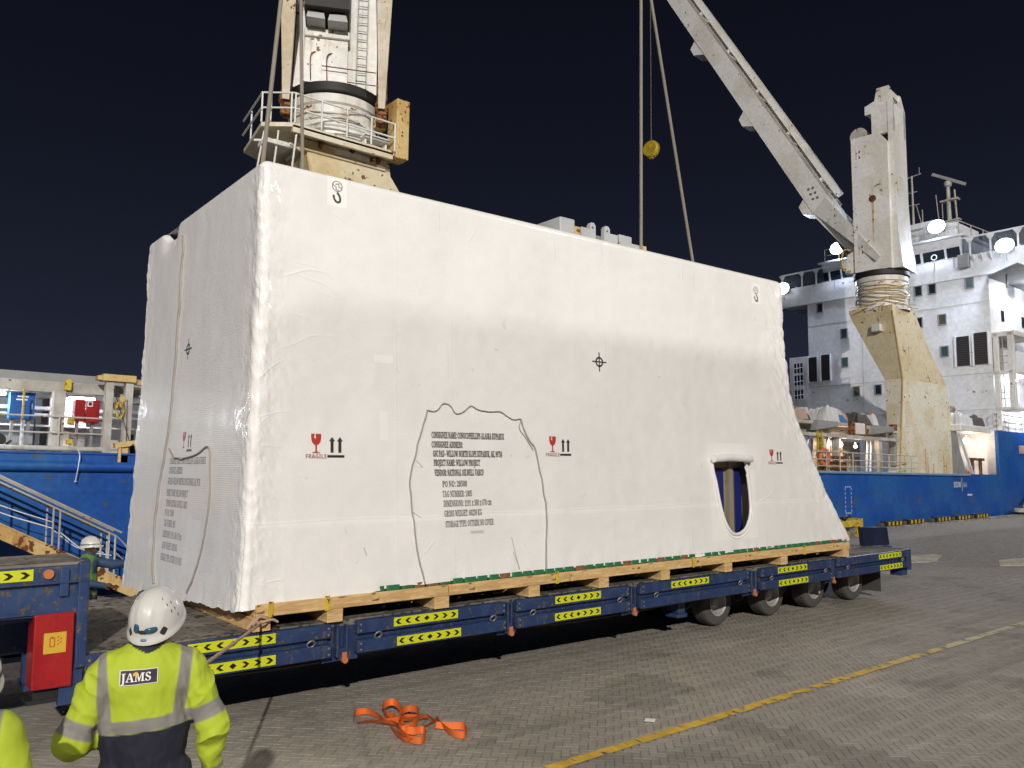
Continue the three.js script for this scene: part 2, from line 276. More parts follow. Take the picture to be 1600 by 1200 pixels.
// yellow and black kerb blocks on the quay edge
{
  const spots = [['nearest the yellow trestle', 37.95, 39.5], ['second along from the yellow trestle', 40.1, 41.75], ['third along from the yellow trestle', 43.0, 44.6], ['fourth along from the yellow trestle', 45.3, 46.9], ['farthest, nearest the mooring bollard', 47.55, 49.15]];
  for (const [where, a, b] of spots) {
    const t = thing('kerb_block', 'black kerb block with yellow squares on the quay edge, ' + where, 'kerb', [(a + b) / 2, 0.06, -19.75], { group: 'striped kerb blocks on the quay edge' });
    part('block', rbox(a, b, 0.06, 0.30, -19.95, -19.62, 0.03), M.black, t);
    for (let i = 0; i < 4; i++) { const c = lerp(a, b, (i + 0.75) / 4.3); part('yellow_patch', box(c - 0.09, c + 0.09, 0.09, 0.27, -19.62, -19.612), M.yellow, t); }
    part('rubber_end', rbox(a - 0.42, a - 0.12, 0.06, 0.24, -19.92, -19.66, 0.03), M.rubber, t);
  }
  const b = thing('mooring_bollard', 'dark mooring bollard on the quay edge with a rope made fast', 'bollard', [53.7, 0.06, -19.75]);
  part('post', [lathe([[0.30, 0.06], [0.30, 0.1], [0.17, 0.16], [0.15, 0.34], [0.24, 0.42], [0.22, 0.5], [0, 0.52]], 16, [53.7, 0, -19.75])], M.black, b);
  const r = thing('mooring_rope', 'pale mooring rope running from the quay bollard up to the ship', 'rope', [53.7, 0.3, -19.72]);
  part('line', tube([[53.6, 0.3, -19.5], [54.6, 0.52, -19.8], [57, 1.5, -20.1], [60.5, 3.0, -20.35]], 0.06, 7, 24), M.offWhite, r);
  part('line', tube([[53.9, 0.28, -19.5], [54.8, 0.44, -19.9], [57.4, 1.42, -20.15], [61, 2.9, -20.35]], 0.06, 7, 24), M.offWhite, r);
  part('turns', [0, 1, 2].map((i) => { const pts = []; for (let k = 0; k < 12; k++) pts.push([53.7 + 0.25 * Math.cos(k * 0.5236), 0.24 + i * 0.07 + 0.01 * Math.sin(k), -19.75 + 0.25 * Math.sin(k * 0.5236)]); return tube(pts, 0.055, 6, 30, true); }), M.offWhite, r);
  const y = thing('yellow_trestle', 'low yellow steel trestle standing on the quay behind the trailer tail', 'trestle', [31.7, 0, -18.2]);
  part('top', [rbox(30.9, 32.55, 0.42, 0.66, -18.5, -17.9, 0.02), box(30.85, 30.93, 0.36, 0.74, -18.55, -17.85), box(32.52, 32.6, 0.36, 0.74, -18.55, -17.85)], M.yellow, y);
  for (const x of [31.1, 32.35]) for (const z of [-18.4, -18.0]) part('leg', box(x - 0.06, x + 0.06, 0, 0.42, z - 0.06, z + 0.06), M.yellow, y);
  part('hose_bundle', [tube([[31.0, 0.7, -18.2], [31.4, 0.82, -18.1], [31.9, 0.72, -18.3], [32.3, 0.84, -18.2]], 0.05, 6, 20), tube([[31.5, 0.7, -18.0], [31.7, 0.78, -18.3], [31.2, 0.74, -18.35]], 0.05, 6, 16)], M.black, y);
}

// ------------------------------------------------------------------ the wrapped cargo
const serif = 'serif';
function handlingMarks(g, X, Y, sx, sy, x, y, s = 1, word = true) { // wine glass, FRAGILE, this-way-up arrows; x, y in metres at the glass foot
  g.save(); g.translate(X(x), Y(y)); g.scale(sx * s, -sy * s); // metre units, y up
  g.fillStyle = '#b23a2e'; g.beginPath(); g.moveTo(-0.075, 0.27); g.lineTo(-0.02, 0.27); g.lineTo(-0.035, 0.22); g.lineTo(-0.005, 0.19); g.lineTo(-0.01, 0.27); g.lineTo(0.075, 0.27); g.bezierCurveTo(0.08, 0.17, 0.06, 0.13, 0.012, 0.11); g.lineTo(0.012, 0.02); g.lineTo(0.06, 0.01); g.lineTo(0.06, 0); g.lineTo(-0.06, 0); g.lineTo(-0.06, 0.01); g.lineTo(-0.012, 0.02); g.lineTo(-0.012, 0.11); g.bezierCurveTo(-0.06, 0.13, -0.08, 0.17, -0.075, 0.27); g.fill();
  g.fillStyle = '#2c2722';
  for (const ax of [0.24, 0.36]) { g.beginPath(); g.moveTo(ax, 0.23); g.lineTo(ax - 0.045, 0.17); g.lineTo(ax - 0.022, 0.17); g.lineTo(ax - 0.022, 0.01); g.lineTo(ax + 0.022, 0.01); g.lineTo(ax + 0.022, 0.17); g.lineTo(ax + 0.045, 0.17); g.fill(); }
  g.fillRect(0.17, -0.06, 0.26, 0.035);
  if (word) { g.scale(1, -1); g.font = 'bold 0.085px sans-serif'; g.fillStyle = '#8e5a50'; g.textAlign = 'center'; g.fillText('FRAGILE', 0, 0.15, 0.32); }
  g.restore();
}
function cross(g, X, Y, sx, sy, x, y) {
  g.save(); g.translate(X(x), Y(y)); g.scale(sx, -sy); g.strokeStyle = '#2a2622'; g.lineWidth = 0.026; g.beginPath(); g.arc(0, 0, 0.068, 0, 7); g.stroke();
  g.beginPath(); g.moveTo(-0.15, 0); g.lineTo(0.15, 0); g.moveTo(0, -0.15); g.lineTo(0, 0.15); g.lineWidth = 0.02; g.stroke(); g.restore();
}
function hookMark(g, X, Y, sx, sy, x, y, s) {
  g.save(); g.translate(X(x), Y(y)); g.scale(sx * s, -sy * s); g.fillStyle = '#f4f3f0'; g.fillRect(-0.17, -0.26, 0.34, 0.5);
  g.strokeStyle = '#57534c'; g.lineWidth = 0.012; g.beginPath(); g.arc(0, 0.07, 0.085, 0, 7); g.stroke(); g.beginPath(); g.moveTo(-0.08, 0.09); g.lineTo(-0.02, 0.06); g.lineTo(-0.02, 0.02); g.moveTo(0.08, 0.05); g.lineTo(0.025, 0.07); g.lineTo(0.025, 0.12); g.moveTo(-0.03, 0.1); g.lineTo(0.03, 0.12); g.moveTo(-0.03, 0.02); g.lineTo(0.03, 0.0); g.stroke();
  g.strokeStyle = '#3a362f'; g.lineWidth = 0.035; g.beginPath(); g.moveTo(0, -0.03); g.bezierCurveTo(0.07, -0.1, 0.07, -0.19, 0.01, -0.19); g.bezierCurveTo(-0.04, -0.19, -0.06, -0.13, -0.065, -0.08); g.stroke(); g.restore();
}
const ADDRESS = ['CONSIGNEE NAME: CONOCOPHILLIPS ALASKA KUPARUK', 'CONSIGNEE ADDRESS:', 'GSC PAD - WILLOW NORTH SLOPE KUPARUK, AK, 99734', 'PROJECT NAME: WILLOW PROJECT', 'VENDOR: NATIONAL OILWELL VARCO', 'PO NO: 20500', 'TAG NUMBER: 1005', 'DIMENSIONS: 1191 x 580 x 670 cm', 'GROSS WEIGHT: 60250 KG', 'STORAGE TYPE: OUTSIDE NO COVER'];
const film = (g, w, h, k) => { // faint dirt on white film
  g.fillStyle = '#e8e7e5'; g.fillRect(0, 0, w, h); const im = g.getImageData(0, 0, w, h), d = im.data;
  for (let j = 0; j < h; j++) for (let i = 0; i < w; i++) { const q = (j * w + i) * 4, n = pn(i / 90, j / 90, 64, k) * 0.5 + pn(i / 24, j / 24, 128, k + 1) * 0.3 + pn(i / 5, j / 5, 512, k + 2) * 0.2, s = 1 + (n - 0.5) * 0.05; d[q] *= s; d[q + 1] *= s; d[q + 2] *= s * 0.998; }
  g.putImageData(im, 0, 0);
  for (let i = 0; i < 46; i++) { g.fillStyle = 'rgba(120,112,100,' + rr(0.04, 0.14).toFixed(3) + ')'; g.beginPath(); g.ellipse(rr(0, w), rr(h * 0.1, h), rr(2, 10), rr(1, 4), rr(0, 3), 0, 7); g.fill(); }
};
const FX0 = 3.2, FW = 13.0, FY0 = 0.9, FH = 5.8;
const frontMap = canvasTex(2048, 1024, (g, w, h) => {
  const X = (x) => (x - FX0) / FW * w, Y = (y) => h - (y - FY0) / FH * h, sx = w / FW, sy = h / FH; film(g, w, h, 5);
  g.fillStyle = '#23201c'; const rows = [[5.9, 3.28, 1.2], [5.9, 3.16, 0.5], [5.92, 3.04, 1.14], [5.93, 2.92, 0.75], [5.94, 2.79, 0.8], [6.06, 2.64, 0.40], [6.06, 2.51, 0.48], [6.07, 2.385, 0.80], [6.08, 2.255, 0.62], [6.09, 2.12, 0.8]];
  rows.forEach(([x, y, wd], i) => { g.save(); g.translate(X(x), Y(y)); g.scale(1, 1.0); g.font = 'bold ' + Math.round(0.115 * sy) + 'px ' + serif; const m = g.measureText(ADDRESS[i]).width; g.scale(wd * sx / m, 1); g.globalAlpha = i > 4 ? 0.82 : 1; g.fillText(ADDRESS[i], 0, 0.035 * sy); g.lineWidth = i > 4 ? 0.5 : 1; g.strokeStyle = '#23201c'; g.strokeText(ADDRESS[i], 0, 0.035 * sy); g.restore(); });
  handlingMarks(g, X, Y, sx, sy, 4.28, 3.03, 0.85); handlingMarks(g, X, Y, sx, sy, 8.0, 3.08, 0.85); handlingMarks(g, X, Y, sx, sy, 13.44, 2.97, 0.8);
  cross(g, X, Y, sx, sy, 9.0, 4.49); hookMark(g, X, Y, sx, sy, 4.53, 6.3, 0.78); hookMark(g, X, Y, sx, sy, 13.22, 6.14, 0.8);
  g.fillStyle = '#efeeea'; g.fillRect(X(5.05), Y(4.28), 0.28 * sx, 0.1 * sy); g.fillRect(X(5.13), Y(3.56), 0.12 * sx, 0.36 * sy); g.fillRect(X(11.57), Y(3.28), 1.3 * sx, 1.68 * sy);
  g.fillStyle = 'rgba(110,140,128,0.35)'; g.fillRect(X(6.5), Y(2.02), 0.22 * sx, 0.04 * sy);
  g.strokeStyle = 'rgba(90,84,76,0.5)'; g.lineWidth = 1.5; for (const [x0, y0, x1, y1] of [[7.2, 1.9, 7.32, 1.45], [7.22, 1.7, 7.33, 1.46], [4.9, 1.9, 4.94, 1.8], [5.6, 2.3, 5.72, 2.22], [5.66, 2.95, 5.76, 2.86]]) { g.beginPath(); g.moveTo(X(x0), Y(y0)); g.lineTo(X(x1), Y(y1)); g.stroke(); }
});
const EZ0 = -14.2, EW = 5.2;
const endMap = canvasTex(1024, 1024, (g, w, h) => { // u runs with z
  const X = (z) => (z - EZ0) / EW * w, Y = (y) => h - (y - FY0) / FH * h, sx = w / EW, sy = h / FH; film(g, w, h, 15);
  const ys = [2.95, 2.82, 2.67, 2.51, 2.37, 2.24, 2.10, 1.95, 1.80, 1.64], ws = [1.5, 0.62, 1.35, 0.9, 0.92, 0.4, 0.5, 0.8, 0.66, 0.9];
  g.fillStyle = '#2a2622'; ys.forEach((y, i) => { g.save(); g.translate(X(-12.06), Y(y)); g.font = 'bold ' + Math.round(0.12 * sy) + 'px ' + serif; g.scale(ws[i] * sx / g.measureText(ADDRESS[i]).width, 1); g.globalAlpha = i > 4 ? 0.7 : 0.88; g.fillText(ADDRESS[i], 0, 0.04 * sy); g.restore(); });
  handlingMarks(g, X, Y, sx, sy, -11.5, 3.12, 0.8, false); cross(g, X, Y, sx, sy, -11.66, 4.49);
  g.fillStyle = '#efeeea'; g.fillRect(X(-11.1), Y(2.2), 0.55 * sx, 0.7 * sy); g.fillRect(X(-10.4), Y(1.6), 0.5 * sx, 0.35 * sy);
});
const bubble = tex(1024, 1024, (u, v) => { // bubble film embossing with soft creases
  const n = 64, r = Math.floor(v * n), a = (u * n + (r & 1 ? 0.5 : 0)) % 1 - 0.5, b = (v * n) % 1 - 0.5, q = Math.max(0, 1 - (a * a + b * b) * 5.5);
  const c = pfbm(u, v, 10, 4, 201), m = sstep(0.4, 0.62, pfbm(u, v, 4, 3, 207)); const k = 0.3 * q * (0.35 + 0.65 * m) + 0.6 * c; return [k, k, k];
}, false, [0.9, 0.9]);
const bubbleFront = (() => { // film embossing on the long side, with weld lines and tension creases
  const cr = []; for (let i = 0; i < 46; i++) { const edge = i % 3, x = edge === 0 ? rr(3.6, 4.6) : edge === 1 ? rr(12.6, 15.4) : rr(4, 14), y = edge === 2 ? (i & 1 ? rr(1.4, 2.0) : rr(5.9, 6.4)) : rr(1.5, 6.3), a = edge === 2 ? rr(1.2, 1.9) : rr(-0.6, 0.6), L = rr(0.25, 0.9); cr.push([x, y, Math.cos(a), Math.sin(a), L, rr(0.006, 0.014), rr(0.25, 0.7)]); }
  for (let i = 0; i < 26; i++) { const t = rr(0, 6.28), x = 6.7 + 1.1 * Math.cos(t), y = 2.5 + 1.1 * Math.sin(t), a = t + rr(-0.5, 0.5); cr.push([x, y, Math.cos(a), Math.sin(a), rr(0.08, 0.3), 0.008, rr(0.3, 0.6)]); }
  const W = 2048, H = 1024, d = new Uint8Array(W * H * 4), add = new Float32Array(W * H);
  for (const [x, y, cx, cy, L, w, k] of cr) { const R = L / 2 + 0.06, i0 = Math.max(0, Math.floor((x - R - FX0) / FW * W)), i1 = Math.min(W - 1, Math.ceil((x + R - FX0) / FW * W)), j0 = Math.max(0, Math.floor((y - R - FY0) / FH * H)), j1 = Math.min(H - 1, Math.ceil((y + R - FY0) / FH * H)); for (let j = j0; j <= j1; j++) for (let i = i0; i <= i1; i++) { const px = FX0 + i / W * FW - x, py = FY0 + j / H * FH - y, u = px * cx + py * cy, v = -px * cy + py * cx + 0.03 * Math.sin(u * 9 + x); if (Math.abs(u) < L / 2) add[j * W + i] += k * Math.exp(-(v / w) * (v / w)) * sstep(L / 2, L / 4, Math.abs(u)); } }
  for (let j = 0; j < H; j++) for (let i = 0; i < W; i++) { const x = FX0 + i / W * FW, y = FY0 + j / H * FH, c = 0.026, r = Math.floor(y / (c * 0.866)), a = ((x / c + (r & 1 ? 0.5 : 0)) % 1) - 0.5, b = ((y / (c * 0.866)) % 1) - 0.5, q = Math.max(0, 1 - (a * a + b * b) * 5), m = sstep(0.42, 0.6, noise3(x * 0.9, y * 0.9, 4)); let k = 0.2 * q * (0.3 + 0.7 * m) + 0.35 * pn(i / 26, j / 26, 128, 3) + add[j * W + i] * 0.5; for (const g of [5.36, 6.22, 9.2, 11.9]) k += 0.11 * Math.exp(-Math.pow((x - g) / 0.009, 2)); k += 0.3 * Math.exp(-Math.pow((y - 2.24 - 0.01 * Math.sin(x * 3)) / 0.009, 2)); const o = (j * W + i) * 4, v = clamp(k) * 255; d[o] = d[o + 1] = d[o + 2] = v; d[o + 3] = 255; }
  const t = new THREE.DataTexture(d, W, H); t.magFilter = THREE.LinearFilter; t.minFilter = THREE.LinearMipmapLinearFilter; t.generateMipmaps = true; t.needsUpdate = true; return t; })();
const bubbleEnd = bubble.clone(); bubbleEnd.repeat.set(EW * 0.6, FH * 0.6); bubbleEnd.needsUpdate = true;
const wrapBase = { color: lin(1, 1, 1), roughness: 0.56, clearcoat: 0.5, clearcoatRoughness: 0.15, side: THREE.DoubleSide, bumpScale: 0.0065 };
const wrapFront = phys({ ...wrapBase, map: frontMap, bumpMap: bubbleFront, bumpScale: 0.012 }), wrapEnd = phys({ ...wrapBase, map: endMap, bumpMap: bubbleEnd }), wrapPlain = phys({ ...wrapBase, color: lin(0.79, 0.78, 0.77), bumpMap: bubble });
const topY = 6.5;
const xl = (y) => interp([[1.0, 3.36], [1.8, 3.42], [3.0, 3.48], [4.5, 3.54], [6.5, 3.57]], y), xr = (y) => interp([[1.2, 16.1], [1.45, 15.93], [1.8, 15.66], [2.2, 15.36], [2.98, 14.85], [3.4, 14.58], [3.85, 14.34], [4.3, 14.17], [4.7, 14.09], [5.2, 14.07], [6.5, 14.07]], y);
const zf = (y) => interp([[1.2, -9.03], [3, -9.1], [6.5, -9.2]], y), zb = (y) => interp([[1, -13.9], [6.5, -14.0]], y);
function wrapPoint(side, e, L, t, bottom) { // side 0 front, 1 far end, 2 back, 3 near end; e metres along the side (of length L at the foot), t 0..1 up
  const R = 0.10, RT = 0.09, H = topY - bottom; let y = bottom + t * H, inset = 0;
  const up = topY - y; if (up < RT) { const q = 1 - up / RT; inset = RT * (1 - Math.sqrt(Math.max(0, 1 - q * q))); }
  const f = e / L, a = xl(y), b = xr(y), c = zf(y), d = zb(y), len = side % 2 ? c - d : b - a; let s = f * len;
  const lo = R * 0.293; s = lerp(lo, len - lo, f);
  const rnd_ = (q) => (q < R ? R - Math.sqrt(Math.max(0, R * R - (R - q) * (R - q))) : 0); let off = rnd_(s) + rnd_(len - s);
  let x, z, nx, nz; const cn = (q) => (q < R ? (R - q) / R : 0), k = cn(len - s) - cn(s);
  if (side === 0) { x = a + s; z = c - off; nx = k; nz = Math.sqrt(1 - k * k); } else if (side === 1) { x = b - off; z = c - s; nx = Math.sqrt(1 - k * k); nz = -k; } else if (side === 2) { x = b - s; z = d + off; nx = -k; nz = -Math.sqrt(1 - k * k); } else { x = a + off; z = d + s; nx = -Math.sqrt(1 - k * k); nz = k; }
  x -= nx * inset; z -= nz * inset;
  const dc = Math.min(s, len - s), cp = Math.exp(-(dc / 0.2) * (dc / 0.2)), cw = Math.exp(-(dc / 0.5) * (dc / 0.5)), foot = Math.exp(-(y - bottom) / 0.16);
  let q = 0.035 * (fbm3(x * 0.55 + 3, y * 0.5, z * 0.55, 2) - 0.5) + 0.010 * (fbm3(x * 2.6, y * 1.1, z * 2.6, 3) - 0.5);
  const ridge = (n) => 1 - Math.abs(2 * n - 1);
  q += cw * 0.016 * (ridge(fbm3(x * 3.4, y * 4.2 + x, z * 3.4, 3)) - 0.6) + cp * 0.022 * (ridge(fbm3(x * 7, y * 6 + 2 * z, z * 7, 2)) - 0.6) + Math.exp(-(dc / 0.34) * (dc / 0.34)) * 0.017 * (ridge(fbm3(x * 13, y * 9 + 5 * z + 3 * x, z * 13, 3)) - 0.6);
  q += cp * 0.022 * Math.pow(Math.abs(Math.sin(y * 2.3 + 0.8 * noise3(0, y, side))), 6) * (y > 3 ? 1 : 0.3);
  if (side === 0 && s > len * 0.5) q += Math.exp(-((len - s) / 0.55) * ((len - s) / 0.55)) * 0.045 * (ridge(fbm3(x * 6 + y * 5, y * 3 - x, z * 6, 4)) - 0.55); // stretched creases down the flared edge
  q += foot * 0.03 * (ridge(fbm3(x * 4, y * 1.5, z * 4, 2)) - 0.5);
  if (side === 0) { q += 0.012 * sstep(2.26, 2.20, y) - 0.006 * Math.exp(-Math.pow((y - 2.24) / 0.02, 2)); for (const g of [5.36, 6.22, 9.2, 11.9]) q -= 0.004 * Math.exp(-Math.pow((x - g) / 0.012, 2)) * sstep(3.6, 4.2, y); }
  q *= side === 2 ? 0.5 : 1;
  const edge = sstep(0, 0.1, up); x += nx * q * edge; z += nz * q * edge;
  if (side === 3 || (side === 2 && s > len - 0.2)) { const m = Math.exp(-Math.pow((z + 12.85) / 0.33, 4)) * sstep(0.5, 0, up); y -= 0.16 * m; x += 0.05 * m; } // slack dip in the near end's top edge
  return [x, y, z];
}
const WIN = [[11.70, 2.96], [11.76, 2.55], [11.85, 2.1], [11.96, 1.86], [12.08, 1.73], [12.22, 1.685], [12.37, 1.71], [12.53, 1.80], [12.66, 2.02], [12.70, 2.3], [12.68, 2.6], [12.6, 2.97]];
const inWin = (x, y) => { let c = false; for (let i = 0, j = WIN.length - 1; i < WIN.length; j = i++) if ((WIN[i][1] > y) !== (WIN[j][1] > y) && x < (WIN[j][0] - WIN[i][0]) * (y - WIN[i][1]) / (WIN[j][1] - WIN[i][1]) + WIN[i][0]) c = !c; return c; };
const cargo = thing('wrapped_cargo', 'huge white shrink-wrapped cargo crate with printed markings standing on the trailer', 'cargo crate', [9.5, 1.1, -11.5]);
const wrapLen = [12.6, 4.87, 12.6, 4.87];
const wrapBottom = (side, f) => { const j = 0.035 * (noise3(f * 60, side, 3) - 0.5) + 0.03 * (noise3(f * 17, side, 9) - 0.5); return j + (side === 0 ? interp([[0, 1.29], [0.1, 1.33], [0.13, 1.385], [0.5, 1.39], [0.97, 1.40], [1, 1.36]], f) : side === 1 ? lerp(1.36, 1.2, f) : side === 2 ? lerp(1.2, 1.05, f) : lerp(1.05, 1.29, f)); };
{
  const cols = []; // [side, e]
  wrapLen.forEach((L, side) => { let e = 0; while (e < L - 1e-6) { cols.push([side, e]); const dc = Math.min(e, L - e); let st = dc < 0.12 ? 0.010 : dc < 0.7 ? 0.018 : side === 2 ? 0.2 : 0.05; if (side === 0 && e > 8.2 && e < 9.6) st = 0.025; if (side === 2) st = Math.max(st, 0.05); e += st; if (L - e < 0.006) e = L; } });
  const rows = []; for (let t = 0; t < 1;) { rows.push(t); t += t < 0.03 ? 0.004 : t < 0.4 ? 0.006 : t < 0.97 ? 0.0075 : 0.003; } rows.push(1);
  const C = cols.length, Rn = rows.length, P = new Float32Array(C * Rn * 3), N = new Float32Array(C * Rn * 3);
  for (let i = 0; i < C; i++) { const [s, e] = cols[i], L = wrapLen[s], b = wrapBottom(s, e / L); for (let j = 0; j < Rn; j++) { const p = wrapPoint(s, e, L, rows[j], b); P.set(p, (i * Rn + j) * 3); } }
  const A = new THREE.Vector3(), B = new THREE.Vector3(), D = new THREE.Vector3(), get = (v, k) => v.set(P[k * 3], P[k * 3 + 1], P[k * 3 + 2]);
  for (let i = 0; i < C; i++) for (let j = 0; j < Rn; j++) {
    const k = i * Rn + j, l = ((i + C - 1) % C) * Rn + j, r = ((i + 1) % C) * Rn + j, d = i * Rn + Math.max(0, j - 1), u = i * Rn + Math.min(Rn - 1, j + 1);
    get(A, r).sub(get(D, l)); get(B, u).sub(get(D, d)); A.cross(B).normalize(); N.set([A.x, A.y, A.z], k * 3);
  }
  const names = ['wrap_front', 'wrap_far_end', 'wrap_back', 'wrap_near_end'], mats = [wrapFront, wrapPlain, wrapPlain, wrapEnd];
  for (let s = 0; s < 4; s++) {
    const i0 = cols.findIndex((c) => c[0] === s); let i1 = cols.findIndex((c) => c[0] === s + 1); if (i1 < 0) i1 = C;
    const n = i1 - i0 + 1, pos = new Float32Array(n * Rn * 3), nor = new Float32Array(n * Rn * 3), uv = new Float32Array(n * Rn * 2), idx = [];
    for (let i = 0; i < n; i++) for (let j = 0; j < Rn; j++) {
      const src = (((i0 + i) % C) * Rn + j) * 3, q = i * Rn + j;
      for (let c = 0; c < 3; c++) { pos[q * 3 + c] = P[src + c]; nor[q * 3 + c] = N[src + c]; }
      const x = P[src], y = P[src + 1], z = P[src + 2]; uv[q * 2] = s === 0 ? (x - FX0) / FW : s === 3 ? (z - EZ0) / EW : s === 1 ? -z : x; uv[q * 2 + 1] = s === 0 || s === 3 ? (y - FY0) / FH : y;
    }
    for (let i = 0; i < n - 1; i++) for (let j = 0; j < Rn - 1; j++) {
      const a = i * Rn + j, b = a + Rn;
      if (s === 0) { const cx = (pos[a * 3] + pos[b * 3]) / 2, cy = (pos[a * 3 + 1] + pos[a * 3 + 4]) / 2; if (inWin(cx, cy)) continue; }
      idx.push(a, b, a + 1, b, b + 1, a + 1);
    }
    const g = new THREE.BufferGeometry(); g.setAttribute('position', new THREE.BufferAttribute(pos, 3)); g.setAttribute('normal', new THREE.BufferAttribute(nor, 3)); g.setAttribute('uv', new THREE.BufferAttribute(uv, 2)); g.setIndex(idx); g.translate(-9.5, -1.1, 11.5);
    const m = new THREE.Mesh(g, mats[s]); m.name = names[s]; m.castShadow = m.receiveShadow = true; cargo.add(m); OFF.set(m, [9.5, 1.1, -11.5]);
  }
  // roof sheet, closed to the upper rim
  { const nx = 60, nz = 30, pos = [], idx = []; for (let i = 0; i <= nx; i++) for (let j = 0; j <= nz; j++) { const x = lerp(xl(topY) + 0.09, xr(topY) - 0.09, i / nx), z = lerp(zf(topY) - 0.09, zb(topY) + 0.09, j / nz), e = Math.min(i, nx - i, j, nz - j) ? 1 : 0; pos.push(x, topY - 0.003 + e * 0.03 * (fbm3(x * 1.5, 2, z * 1.5) - 0.6), z); }
    for (let i = 0; i < nx; i++) for (let j = 0; j < nz; j++) { const a = i * (nz + 1) + j, b = a + nz + 1; idx.push(a, b, a + 1, b, b + 1, a + 1); }
    const g = new THREE.BufferGeometry(); g.setAttribute('position', new THREE.Float32BufferAttribute(pos, 3)); g.setIndex(idx); g.computeVertexNormals(); const q = g.toNonIndexed(); part('wrap_roof', q, wrapPlain, cargo); }
}
const frontAt = (x, y, d = 0.012) => { // a point on the front sheet
  const f = clamp((x - xl(y)) / (xr(y) - xl(y))), b = wrapBottom(0, f), p = wrapPoint(0, f * 12.6, 12.6, clamp((y - b) / (topY - b)), b); return [x, y, p[2] + d]; };
const endAt = (z, y, d = 0.012) => { const f = clamp((z - zb(y)) / (zf(y) - zb(y))), b = wrapBottom(3, f), p = wrapPoint(3, f * 4.87, 4.87, clamp((y - b) / (topY - b)), b); return [p[0] - d, y, z]; };
M.seam = std({ color: lin(0.36, 0.34, 0.31), map: grime, roughness: 0.7 });
function seam(pts, at, r, jig, name = 'taped_seam') { // a welded edge that stands proud of the film
  const c = new THREE.CatmullRomCurve3(pts.map((p) => new THREE.Vector3(p[0], p[1], 0)), false, 'centripetal'), n = Math.round(c.getLength() * 22), out = [];
  for (let i = 0; i <= n; i++) { const p = c.getPoint(i / n); out.push(at(p.x + jig * (noise3(p.x * 6, p.y * 6, 1) - 0.5), p.y + jig * (noise3(p.x * 6, p.y * 6, 7) - 0.5))); }
  part(name, fin(new THREE.TubeGeometry(new THREE.CatmullRomCurve3(out.map(V)), n * 2, r * 0.78, 5)), M.seam, cargo);
}
seam([[5.75, 1.40], [5.66, 1.8], [5.59, 2.2], [5.57, 2.74], [5.66, 3.1], [5.76, 3.4], [5.84, 3.62]], frontAt, 0.014, 0.03);
seam([[5.84, 3.62], [5.95, 3.60], [6.06, 3.70], [6.16, 3.66], [6.30, 3.57], [6.42, 3.62], [6.52, 3.68], [6.75, 3.64], [6.95, 3.62], [7.15, 3.60], [7.28, 3.52], [7.40, 3.53]], frontAt, 0.011, 0.05);
seam([[7.40, 3.53], [7.50, 3.30], [7.66, 3.10], [7.74, 2.8], [7.80, 2.5], [7.84, 2.1], [7.80, 1.7], [7.79, 1.40]], frontAt, 0.016, 0.03);
seam([[7.40, 3.53], [7.37, 3.42], [7.46, 3.30], [7.62, 3.10]], frontAt, 0.009, 0.02);
seam([[-12.13, 6.2], [-12.13, 5.4], [-12.13, 4.8], [-12.17, 4.0], [-12.2, 3.4], [-12.36, 2.8], [-12.42, 2.3], [-12.36, 1.7], [-12.2, 1.25]], endAt, 0.026, 0.06);
seam([[-12.1, 3.12], [-11.8, 3.0], [-11.3, 2.98], [-10.9, 3.02], [-10.46, 3.12], [-10.36, 2.9], [-10.27, 2.6], [-10.3, 2.2], [-10.42, 1.84], [-10.6, 1.5], [-10.78, 1.30]], endAt, 0.015, 0.03);
{ // inspection opening with a rolled-up flap; the painted machine skid behind it
  const rim = WIN.map(([x, y]) => frontAt(x, y, 0.004)); part('opening_rim', fin(new THREE.TubeGeometry(new THREE.CatmullRomCurve3(rim.map(V), true, 'centripetal'), 120, 0.030, 8, true)), wrapPlain, cargo);
  const outer = WIN.slice(1, -1).map(([x, y]) => frontAt(lerp(12.2, x, 1.13), lerp(2.4, y, 1.1), 0.0)); part('opening_rim', fin(new THREE.TubeGeometry(new THREE.CatmullRomCurve3(outer.map(V)), 100, 0.012, 6)), wrapPlain, cargo);
  const roll = []; for (let i = 0; i <= 30; i++) { const t = i / 30, a = [], ph = t; roll.push([11.63 + t * 1.05, 3.005 + 0.02 * Math.sin(t * 3.1), -9.02 + 0.01 * Math.sin(t * 9)]); }
  const tg = new THREE.TubeGeometry(new THREE.CatmullRomCurve3(roll.map(V)), 60, 0.068, 14), tp = tg.attributes.position;
  for (let i = 0; i < tp.count; i++) { const x = tp.getX(i), y = tp.getY(i), z = tp.getZ(i), q = 1 + 0.16 * (fbm3(x * 5, y * 14, z * 14) - 0.5); tp.setXYZ(i, x, 3.005 + (y - 3.005) * q, -9.02 + (z + 9.02) * q); } tg.computeVertexNormals();
  part('rolled_flap', [fin(tg), bar([11.625, 3.005, -9.02], [11.63, 3.005, -9.02], 0.064, 14), bar([12.68, 3.005, -9.02], [12.685, 3.005, -9.02], 0.064, 14)], wrapPlain, cargo);
  const tan = std({ color: lin(0.30, 0.26, 0.19), map: grime, roughness: 0.6 }), blue = std({ color: lin(0.012, 0.022, 0.16), map: grime, roughness: 0.45 });
  const skid = part('machine_frame', [box(11.5, 13.6, 1.3, 3.4, -9.42, -9.36), box(12.36, 12.46, 1.4, 3.4, -9.36, -9.27), box(12.46, 12.53, 1.4, 3.4, -9.36, -9.30), box(11.5, 13.6, 2.86, 3.0, -9.36, -9.31)], tan, cargo);
  for (const [a, b] of [[12.08, 12.29], [12.60, 12.81]]) part('blue_panel', rbox(a, b, 1.42, 2.84, -9.36, -9.335, 0.008), blue, skid);
}

